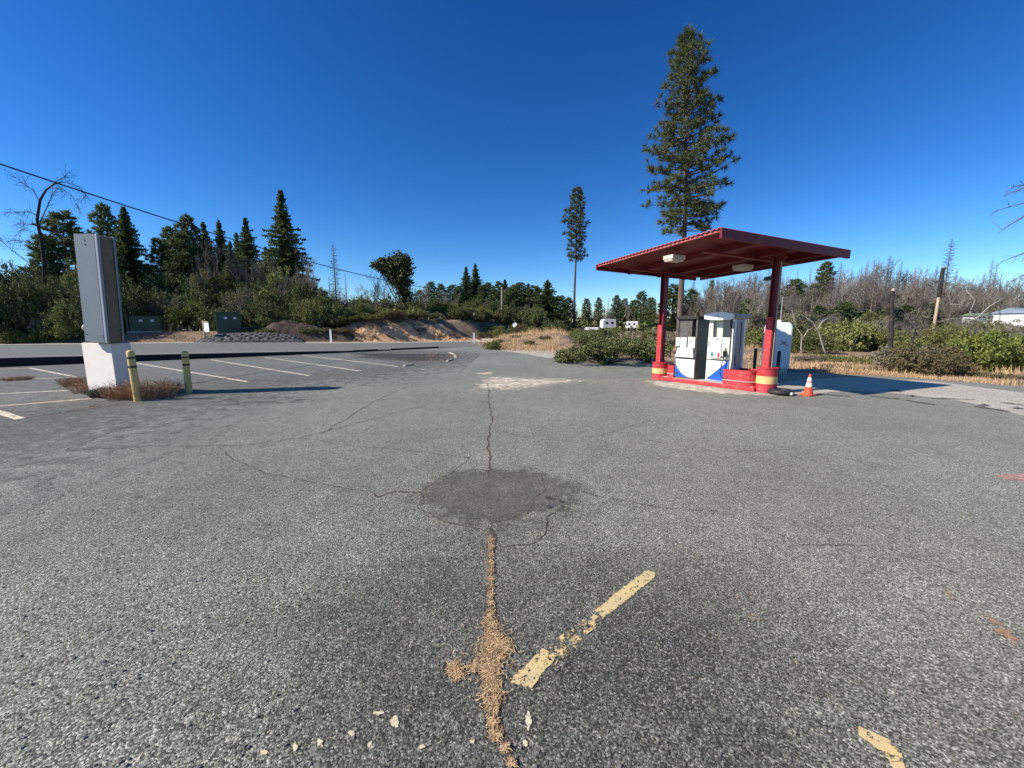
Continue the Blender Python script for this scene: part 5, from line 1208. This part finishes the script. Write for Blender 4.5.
def stems(px, Y, paths, r, label):
    base = gz(px, Y); t = thing('bare_sapling', tuple(base), label, 'bare sapling')
    for j, pp in enumerate(paths):
        pts = [Vector(at(a, b_, Y))-base for a, b_ in pp]
        if j == 0: pts[0].z = 0
        MB().tube(pts, [r*(1-.22*k)*(1 if j == 0 else .6) for k in range(len(pts))], 6).build('trunk' if j == 0 else 'limb', M['deadpale'], t, smooth=True)
stems(828, 20, [[(828, 364), (824, 350), (819, 333), (813, 322), (806, 318)], [(817, 330), (822, 322), (828, 318)]], .05, 'pale leaning bare sapling with a hooked top, right of the cone')
stems(802, 21, [[(802, 366), (801, 348), (802, 335), (796, 327), (792, 310)], [(802, 340), (808, 330), (813, 328)]], .045, 'pale forked bare sapling between the white tank and leaning sapling')
stems(985, 32, [[(990, 342), (985, 330), (975, 320), (955, 318), (935, 322)], [(982, 328), (970, 312), (975, 300), (966, 290)], [(975, 320), (990, 306), (1004, 298)], [(975, 313), (962, 305), (950, 304)]], .075, 'pale forked dead tree with sprawling limbs behind the right bushes')
stems(848, 24, [[(852, 358), (850, 346), (853, 338)], [(851, 350), (856, 340)]], .05, 'short pale dead stick in the grass right of the leaning sapling')
p = gz(912, 17.5); o = MB().tube([(0, 0, 0), (.1, 0, .7), (.18, 0, 1.5)], [.06, .05, .03], 6).build('burnt_stick', M['char']); o.location = tuple(p); tag(o, 'thin blackened stick leaning behind the reddish brown bush', 'burnt stick')

# ------------------------------------------------------------------ shrubs
SH = {}
SV = {}
def shrub_tc(seed, leaf, n, shape='round'):
    rnd = random.Random(seed); lob = []
    if shape == 'round':
        for k in range(9):
            a = k*2.4; q = .62*math.sqrt(k/9); lob.append((q*math.cos(a), q*math.sin(a), rnd.uniform(.35, .72)*(1-.5*q), rnd.uniform(.28, .42), rnd.uniform(.28, .42), rnd.uniform(.28, .45)))
    elif shape == 'low':
        for k in range(11):
            a = k*2.4; q = .75*math.sqrt(k/11); lob.append((q*math.cos(a), q*math.sin(a), rnd.uniform(.18, .45)*(1-.4*q), rnd.uniform(.28, .42), rnd.uniform(.28, .42), rnd.uniform(.22, .3)))
    return clumped(seed, lob, leaf, n, None, 10, .6, .5, .02)
SVAR = {'a': (41, .027, 14000, 'round'), 'b': (42, .025, 15000, 'round'), 'c': (43, .030, 11000, 'low'), 'd': (44, .042, 7500, 'round'), 'e': (45, .038, 8000, 'low')}
def shrub(var, m, px, Y, rx, h, label, group=None, rz=None, cat='shrub', name='shrub', dz=0):
    key = (var, m)
    if key not in SH:
        t = make(name, shrub_tc(*SVAR[var]), 'darkbark', m, label, cat, (0, 0, 0), names=('stems', 'foliage')); SH[key] = t; new = t
    else: new = copy_tree(SH[key])
    p = gz(px, Y); new.location = (p.x, p.y, max(p.z, 0)-.05+dz); new.scale = (rx, rx*.9, h); new.rotation_euler = (0, 0, rz if rz is not None else (px*1.7) % 6.28)
    new.name = name; tag(new, label, cat, group)
    if not group and 'group' in new: del new['group']
    return new
rnd = random.Random(12)
# thick brush wall across the road at left
BL = 'dark green brush in the thick roadside hedge at left'
BW = []
for i in range(46):
    px = -30+370*(i+rnd.random()*.8)/46; row = i % 3; Y = 36.0+row*3.2+rnd.uniform(-.6, .9)
    Y += interp([(0, -6.5), (80, -4.5), (120, -2.0), (150, 2.6), (250, 2.6), (300, 2), (345, 3.5)], px)
    h = interp([(0, 4.9), (80, 4.5), (130, 4.0), (210, 3.7), (260, 4.2), (310, 3.8), (345, 2.4)], px)*rnd.uniform(.8, 1.1)+row*.7
    BW.append((px, Y, rnd.uniform(1.7, 2.5), h, rnd.choice('abdc')))
for i, (px, Y, r, h, v) in enumerate(BW): shrub(v, ('shrubdark', 'shrubdark', 'shrubmid', 'shrubdark', 'shrubgray')[i % 5], px, Y, r, h*(.85, 1.1, 1.0, .9)[i % 4], BL, 'roadside brush at left')
for i, (px, Y, r, h, m) in enumerate([(286, 46, 2.6, 6.6, 'shrubmid'), (306, 45, 2.4, 5.6, 'shrubdark'), (262, 46, 2.4, 5.6, 'shrubdark'), (212, 45, 2.6, 5.8, 'shrubmid'), (165, 44, 2.4, 5.4, 'shrubdark'), (118, 41, 2.4, 6.2, 'shrubdark'), (325, 44, 2.0, 4.4, 'shrubmid'), (20, 37, 2.6, 6.2, 'shrubdark'), (88, 38, 2.2, 6.4, 'shrubmid')]):
    shrub('ab'[i % 2], m, px, Y, r, h, 'tall rounded leafy tree rising out of the roadside brush below the conifers', 'leafy trees among the roadside brush', name='leafy_tree', cat='tree')
shrub('b', 'shrublight', 190, 38.2, 2.2, 2.3, 'bright yellow green shrub behind and left of the tall green cabinet')
shrub('a', 'shrublight', 176, 39.5, 1.9, 2.4, 'bright green shrub just right of the low green cabinet')
shrub('a', 'shrubmid', 262, 36.4, 1.0, 1.7, 'upright olive shrub right against the tall green cabinet')
for i, (px, Y, r, h) in enumerate([(8, 28.8, 1.0, 1.2), (22, 29.2, .9, 1.0), (38, 29.8, .8, 1.2), (52, 30.5, .9, 1.1), (300, 39, 1.3, 1.8), (316, 39.5, 1.3, 1.7), (285, 38, 1.2, 2.0), (272, 37.5, 1.2, 2.3)]):
    shrub('d' if i % 2 else 'a', 'shrubmid', px, Y, r, h, 'olive shrub low in front of the dark roadside hedge', 'olive shrubs before the hedge')
# hillside shrubs in the middle
HM = [(300, 38.8, 1.4, 1.5, 'shrubdark'), (318, 39.5, 1.4, 1.5, 'shrubdark'), (330, 40.5, 1.2, 1.3, 'shrubgray'), (340, 41, 1.1, 1.0, 'shrubdark'), (388, 47, 1.1, 1.0, 'shrubgray'), (402, 48, 1.2, .9, 'shrubgray'), (412, 48.5, 1.3, 1.0, 'shrubdark'), (420, 49, 1.3, 1.0, 'shrubbrown'), (395, 49, 1.6, 1.6, 'shrubmid'), (352, 47, 1.7, 2.2, 'shrubgray'), (363, 49, 2.0, 2.6, 'shrubmid'), (376, 47, 2.0, 2.2, 'shrubgray'), (386, 50, 2.0, 2.4, 'shrubdark'), (343, 44, 1.3, 1.5, 'shrubmid'), (350, 43, 1.2, 1.2, 'shrubgray'), (405, 50, 1.9, 2.1, 'shrubdark'), (412, 54, 2.0, 2.3, 'shrubmid'), (420, 50, 1.6, 1.4, 'shrubdark'), (368, 45, 1.5, 1.5, 'shrubdark'), (395, 47.5, 1.2, 1.0, 'shrubdark'), (358, 43.5, 1.1, 1.0, 'shrubdark'), (378, 45, 1.2, 1.0, 'shrubdark')]
for i, (px, Y, r, h, m) in enumerate(HM): shrub('abd'[i % 3], m, px, Y, r, h, 'olive or grey green shrub on the hilltop above the orange bank', 'hilltop shrubs left of centre')
rs_ = random.Random(31)
for i in range(70):
    x = rs_.uniform(-24, 1.5); Y = e_far(x)+rs_.uniform(2.6, 9.5); px = 512+x/Y*400
    if -14 < x < -3 and Y < e_far(x)+4.2: continue
    shrub(rs_.choice('abce'), rs_.choice(['shrubdark', 'shrubgray', 'shrubmid', 'shrubbrown', 'shrubdark', 'shrubmid']), px, Y, rs_.uniform(.8, 1.6), rs_.uniform(.7, 1.6), 'small wild shrub in the scrub covering the bank top', 'scrub on the bank top', dz=.25)
HL = [(427, 49.5, 1.6, 1.6), (482, 52, 2.0, 1.7), (472, 50, 1.6, 1.5), (455, 49.5, 1.4, 1.3), (440, 51, 2.1, 2.6), (449, 52, 2.2, 2.4), (458, 52, 1.9, 2.0), (446, 50, 1.6, 1.6), (468, 55, 2.1, 1.9), (477, 57, 2.1, 1.8), (486, 58, 2.0, 1.6), (432, 50, 1.4, 1.4), (495, 58, 1.8, 1.4)]
for i, (px, Y, r, h) in enumerate(HL): shrub('ab'[i % 2], 'shrublight' if i % 3 != 2 else 'shrubmid', px, Y, r, h, 'bright green shrub above the right end of the orange bank', 'bright shrubs above the bank')
HD = [(485, 46, 1.3, .7, 'shrubbrown'), (500, 46, 1.6, 1.0, 'shrubmid'), (512, 47, 1.7, 1.2, 'shrubgray'), (545, 41, 1.1, .6, 'shrubbrown'), (500, 33, .5, .25, 'shrubmid'), (530, 31.5, .6, .3, 'shrubmid'), (516, 35, .5, .3, 'shrubbrown'), (545, 34, .6, .35, 'shrubbrown'), (490, 60, 2.2, 2.0, 'shrubdark'), (475, 62, 2.2, 2.2, 'shrubdark'), (545, 60, 2.4, 2.0, 'shrubdark'), (462, 50, 1.5, .9, 'shrubbrown'), (505, 52, 2, 1.5, 'shrubdark'), (518, 50, 2, 1.4, 'shrubmid'), (530, 48, 2, 1.5, 'shrubgray'), (542, 46, 2, 1.3, 'shrubmid'), (552, 44, 1.8, 1.2, 'shrubmid'), (556, 52, 2.2, 1.7, 'shrubdark'), (570, 50, 2.2, 1.5, 'shrubmid'), (585, 48, 2.2, 1.4, 'shrubmid'), (600, 50, 2.2, 1.4, 'shrubdark'), (535, 56, 2.4, 2.2, 'shrubdark'), (520, 58, 2.4, 2.3, 'shrubdark'), (508, 42, 1.2, 1.1, 'shrubdark'), (521, 41, 1.4, 1.4, 'shrubbrown'), (530, 40, 1.2, 1.2, 'shrubmid'), (538, 41, 1.2, .9, 'shrubgray'), (493, 48, 1.6, 1.2, 'shrubdark'), (480, 50, 1.5, 1.0, 'shrubdark'), (612, 55, 2.4, 1.4, 'shrubmid'), (575, 60, 2.5, 1.8, 'shrubmid'), (660, 50, 2.0, 1.3, 'shrubgray'), (650, 45, 1.5, 1.0, 'shrubmid')]
for i, (px, Y, r, h, m) in enumerate(HD): shrub('abce'[i % 4], m, px, Y, r, h*(1.5 if px < 560 else 1.1), 'low olive brush in the field beyond the driveway rise', 'brush beyond the rise')
c = G(494, 350); o = shrub('a', 'shrubmid', 493, c[1]+.6, .85, .75, 'small round green bush at the corner of the driveway')
# big sprawling bush left of the pumps
bx, by = G(602, 366); 
lob = []
rnd2 = random.Random(6)
for k in range(34):
    u = rnd2.uniform(-1, 1); v = rnd2.uniform(-1, 1); e = 1-.5*abs(u)
    hh_ = interp([(-1, .25), (-.6, .75), (-.1, 1.0), (.4, 1.15), (.8, .95), (1, .6)], u)
    lob.append((u*2.05, v*1.9+u*-.9*0+.9, hh_*rnd2.uniform(.35, .8), .55, .55, .30*rnd2.uniform(.8, 1.2)))
TC = clumped(61, lob, .055, 24000, None, 20, .6, .4, .02)
make('bush', TC, 'darkbark', 'shrubdark', 'big sprawling dark green bush at the lot edge left of the fuel pumps', 'bush', (bx+.35, by+.9, 0), names=('stems', 'foliage'), scale=1.05, rz=-.35)
shrub('e', 'shrubmid', 648, 24, 1.6, 1.1, 'olive bush partly hidden behind the far drum')
shrub('c', 'shrubdark', 628, 26, 2.6, 1.6, 'dark bush behind the big sprawling bush')
shrub('b', 'shrubdark', 590, 29, 2.0, 1.3, 'mid green bush peeking over the left of the sprawling bush')
shrub('d', 'shrubgray', 667, 28, 1.6, .9, 'grey green bush behind the far canopy post')
# right side
RS = [(812, 23, 1.5, 1.9, 'shrubdark', 'a'), (795, 26, 1.6, 1.8, 'shrubdark', 'b'), (832, 26, 2.0, 2.3, 'shrubmid', 'a'), (845, 25, 1.7, 2.0, 'shrubmid', 'd'), (856, 28, 2.2, 2.6, 'shrubdark', 'b'), (868, 26, 1.6, 1.8, 'shrubmid', 'a'), (882, 25, 1.7, 2.0, 'shrubmid', 'b'), (870, 31, 2.0, 2.8, 'shrubdark', 'd'), (905, 25, 1.9, 1.9, 'shrubgray', 'b'), (918, 23, 1.6, 1.5, 'shrubmid', 'c'), (935, 23, 1.8, 1.7, 'shrubgray', 'a'), (948, 22, 1.7, 1.6, 'shrubmid', 'b'), (962, 23, 1.8, 1.7, 'shrubgray', 'd'), (760, 30, 1.7, 1.4, 'shrubmid', 'a'), (742, 32, 1.7, 1.4, 'shrubdark', 'b'), (725, 32, 1.5, 1.2, 'shrubmid', 'e'), (700, 33, 1.5, 1.1, 'shrubgray', 'e'), (1005, 26, 2.2, 1.8, 'shrubdark', 'a'), (1035, 25, 2.2, 1.8, 'shrubmid', 'a'), (985, 28, 2.0, 1.9, 'shrubgray', 'b'), (893, 30, 2.0, 2.2, 'shrubdark', 'a')]
for i, (px, Y, r, h, m, v) in enumerate(RS): shrub(v, m, px, Y, r*(.8 if i % 3 else 1.05), h*(.68, 1.12, .85, 1.2)[i % 4], 'leafy shrub in the green thicket before the burnt stand', 'shrubs before the burnt stand')
for i in range(26):
    px = 700+350*(i+rnd.random())/26; Y = rnd.uniform(34, 50)
    shrub(rnd.choice('abd'), rnd.choice(['shrubgray', 'shrubgray', 'shrubdark', 'shrubbrown']), px, Y, 2.2, rnd.uniform(2.0, 3.2), 'grey green undergrowth at the foot of the burnt stand', 'undergrowth of the burnt stand')
for i, (px, py, Y, k) in enumerate([(812, 318, 27, 1), (838, 312, 30, 6), (862, 318, 27, 0), (880, 312, 25, 1), (908, 318, 24, 6), (920, 310, 27, 1), (945, 312, 26, 0), (958, 316, 24, 1), (972, 312, 28, 6), (1000, 322, 22, 1), (1018, 320, 24, 6), (765, 318, 33, 1), (745, 316, 34, 0), (722, 312, 36, 6)]):
    bare_inst(k, 'deadgray', px, py, Y, 'low grey twiggy dead shrub among the green thicket at right', 1.6, i*1.9, 'dead twiggy shrubs in the thicket', 'dead_shrub', 'dead shrub')
shrub('c', 'shrubbrown', 928, 14.6, 1.45, 1.75, 'reddish brown half dried bush at the lot edge at right')
shrub('e', 'shrubgray', 914, 15.2, 1.2, 1.5, 'low grey green bush mixed into the left of the reddish bush')
shrub('c', 'shrubbrown', 950, 15.6, 1.3, 1.5, 'brown dry bush between the reddish bush and glossy laurel')
shrub('d', 'shrublight', 990, 15.0, 1.3, 1.9, 'bright glossy yellow green laurel bush at the right edge of the lot')
shrub('d', 'shrublight', 1022, 15.4, 1.2, 1.7, 'bright green laurel bush cut by the right picture edge')
for i, (px, Y, r, h, m) in enumerate([(835, 16.5, .6, .3, 'shrubbrown'), (860, 15.8, .5, .25, 'shrubgray'), (892, 15.2, .5, .3, 'shrubbrown'), (975, 13.9, .6, .3, 'shrubbrown'), (1005, 13.2, .7, .3, 'shrubbrown'), (884, 18.5, .8, .5, 'shrubgray'), (815, 18.5, .8, .5, 'shrubgray')]):
    shrub('e', m, px, Y, r, h, 'small scruffy brown or grey tuft in the straw grass at right', 'scruffy tufts in the straw grass')
shrub('e', 'shrubmid', 877, 17.0, .7, .45, 'tiny green weed bush in the straw grass at right')
shrub('e', 'shrubmid', 842, 18.2, .8, .5, 'tiny green bush at the foot of the leaning pale sapling')

# far-off woods: one mass round the horizon
def far_wood():
    rnd = random.Random(9); b = MB()
    for i in range(2600):
        a = rnd.uniform(-1.15, 1.15); Y = rnd.uniform(120, 210); x = math.tan(a)*Y
        if abs(x) > 420: continue
        z0 = ground_h(x, Y); h = rnd.uniform(3, 10)*(1.15 if a > .2 else .62)
        if -.33 < a < .45 and abs(a) < .5: h *= .8
        b.tube([(x, Y, z0-1), (x+rnd.uniform(-.3, .3), Y, z0+h)], [.22, .03], 3, False)
        for k in range(7):
            zz = z0+h*rnd.uniform(.3, 1); l = rnd.uniform(.6, 1.8); q = rnd.uniform(0, 6.28); b.tube([(x, Y, zz), (x+math.cos(q)*l, Y+math.sin(q)*l, zz+l*.7)], [.07, .02], 3, False)
    o = b.build('far_woodland', M['deadbrown']); tag(o, 'far grey leafless woodland reading as one mass along the horizon', 'woodland', kind='stuff')
    c = MB()
    for i in range(2400):
        a = rnd.uniform(-1.15, 1.15); Y = rnd.uniform(95, 190); x = math.tan(a)*Y; z0 = ground_h(x, Y); r = rnd.uniform(.8, 2.0)
        for k in range(16):
            leafq(c, Vector((x+rnd.gauss(0, r), Y+rnd.gauss(0, r), z0+abs(rnd.gauss(0, .7))*r)), rnd.uniform(.3, .7), rnd, .7)
    o = c.build('far_undergrowth', M['shrubdark']); tag(o, 'far dark undergrowth along the foot of the distant woods', 'undergrowth', kind='stuff')
far_wood()
def lowcover():
    rnd = random.Random(19); c = MB()
    for i in range(5200):
        t = rnd.uniform(-1.35, 1.4); Y = rnd.uniform(30, 90); x = t*Y
        if Y < e_far(x)+5.8 and t < .02: continue
        if t > .02 and t < .35 and Y < 48: continue
        if -.4 < t < .2 and Y < e_far(x)+5.8: continue
        if .1 < t < .42 and rnd.random() < .5: continue
        z0 = ground_h(x, Y); r = rnd.uniform(.4, 1.0)
        for k in range(14): leafq(c, Vector((x+rnd.gauss(0, r), Y+rnd.gauss(0, r), z0+abs(rnd.gauss(0, .45))*r)), rnd.uniform(.10, .26), rnd, .7)
    o = c.build('ground_cover', M['shrubgray']); tag(o, 'low grey green brush covering the ground between trees', 'ground cover', kind='stuff')
lowcover()

# ------------------------------------------------------------------ far vehicles and buildings
def camper(px, Y, L_, h, label, rz=0):
    x = at(px, 325, Y)[0]; z = at(px, 330.5, Y)[2]; t = thing('camper', (x, Y, z), label, 'camper', rz)
    b = MB(); b.prism([(-L_/2, .5), (L_/2-.2, .5), (L_/2, 1.2), (L_/2-.1, h), (-L_/2+.3, h), (-L_/2, h-.5)], -1.15, 1.15); b.build('body', M['house'], t, bevel=.06)
    for xx in (-L_*.22, L_*.18): MB().box((xx, -1.16, h*.68), (L_*.16, .03, h*.2)).build('window', M['glass'], t)
    for xx in (-L_*.25, L_*.28):
        w_ = MB(); w_.tube([(xx, -1.18, .35), (xx, -.9, .35)], .35, 16); w_.build('wheel', M['rubber'], t)
camper(607+1, 95, 3.2, 2.6, 'small white camper with a dark window in the far field', .1)
camper(632, 98, 2.9, 2.2, 'smaller white vehicle right of the far camper', -.3)
x = at(592, 325, 95)[0]; o = MB().box((0, 0, .5), (3.5, 1.6, .7), None, .8).build('white_tarp', M['white'], bevel=.1); o.location = (x, 95, at(592, 331, 95)[2]); tag(o, 'low white tarp covered heap left of the far camper', 'tarp')
def house(px0, px1, Y, ybase, ytop, m, label, roofh=1.0, dep=3.0):
    x0 = at(px0, 325, Y)[0]; x1 = at(px1, 325, Y)[0]; zb = at(px0, ybase, Y)[2]; zt = at(px0, ytop, Y)[2]; W_ = x1-x0; h = zt-zb-roofh
    t = thing('building', ((x0+x1)/2, Y, zb), label, 'building')
    wl_ = MB().box((0, 0, h/2-.5), (W_, dep, h+1)).build('wall', M['house'], t)
    b = MB(); e_ = dep/2+.2; b.v = [(-W_/2-.15, -e_, h), (W_/2+.15, -e_, h), (W_/2+.15, e_, h), (-W_/2-.15, e_, h), (-W_/2-.15, 0, h+roofh), (W_/2+.15, 0, h+roofh)]
    for f in ((0, 1, 5, 4), (2, 3, 4, 5), (0, 4, 3), (1, 2, 5), (0, 3, 2, 1)): b.face(f)
    b.build('roof', M[m], t)
    for k in range(3): MB().box((-W_*.3+k*W_*.3, -dep/2-.02, h*.55), (W_*.12, .04, h*.4)).build('window', M['glass'], wl_)
house(1008, 1064, 38, 320, 308, 'roofgray', 'white building with blue grey roof at the far right edge', .5)
house(968, 984, 40, 320, 313, 'roofgreen', 'small white shed left of the blue roofed building', .3, 1.2)
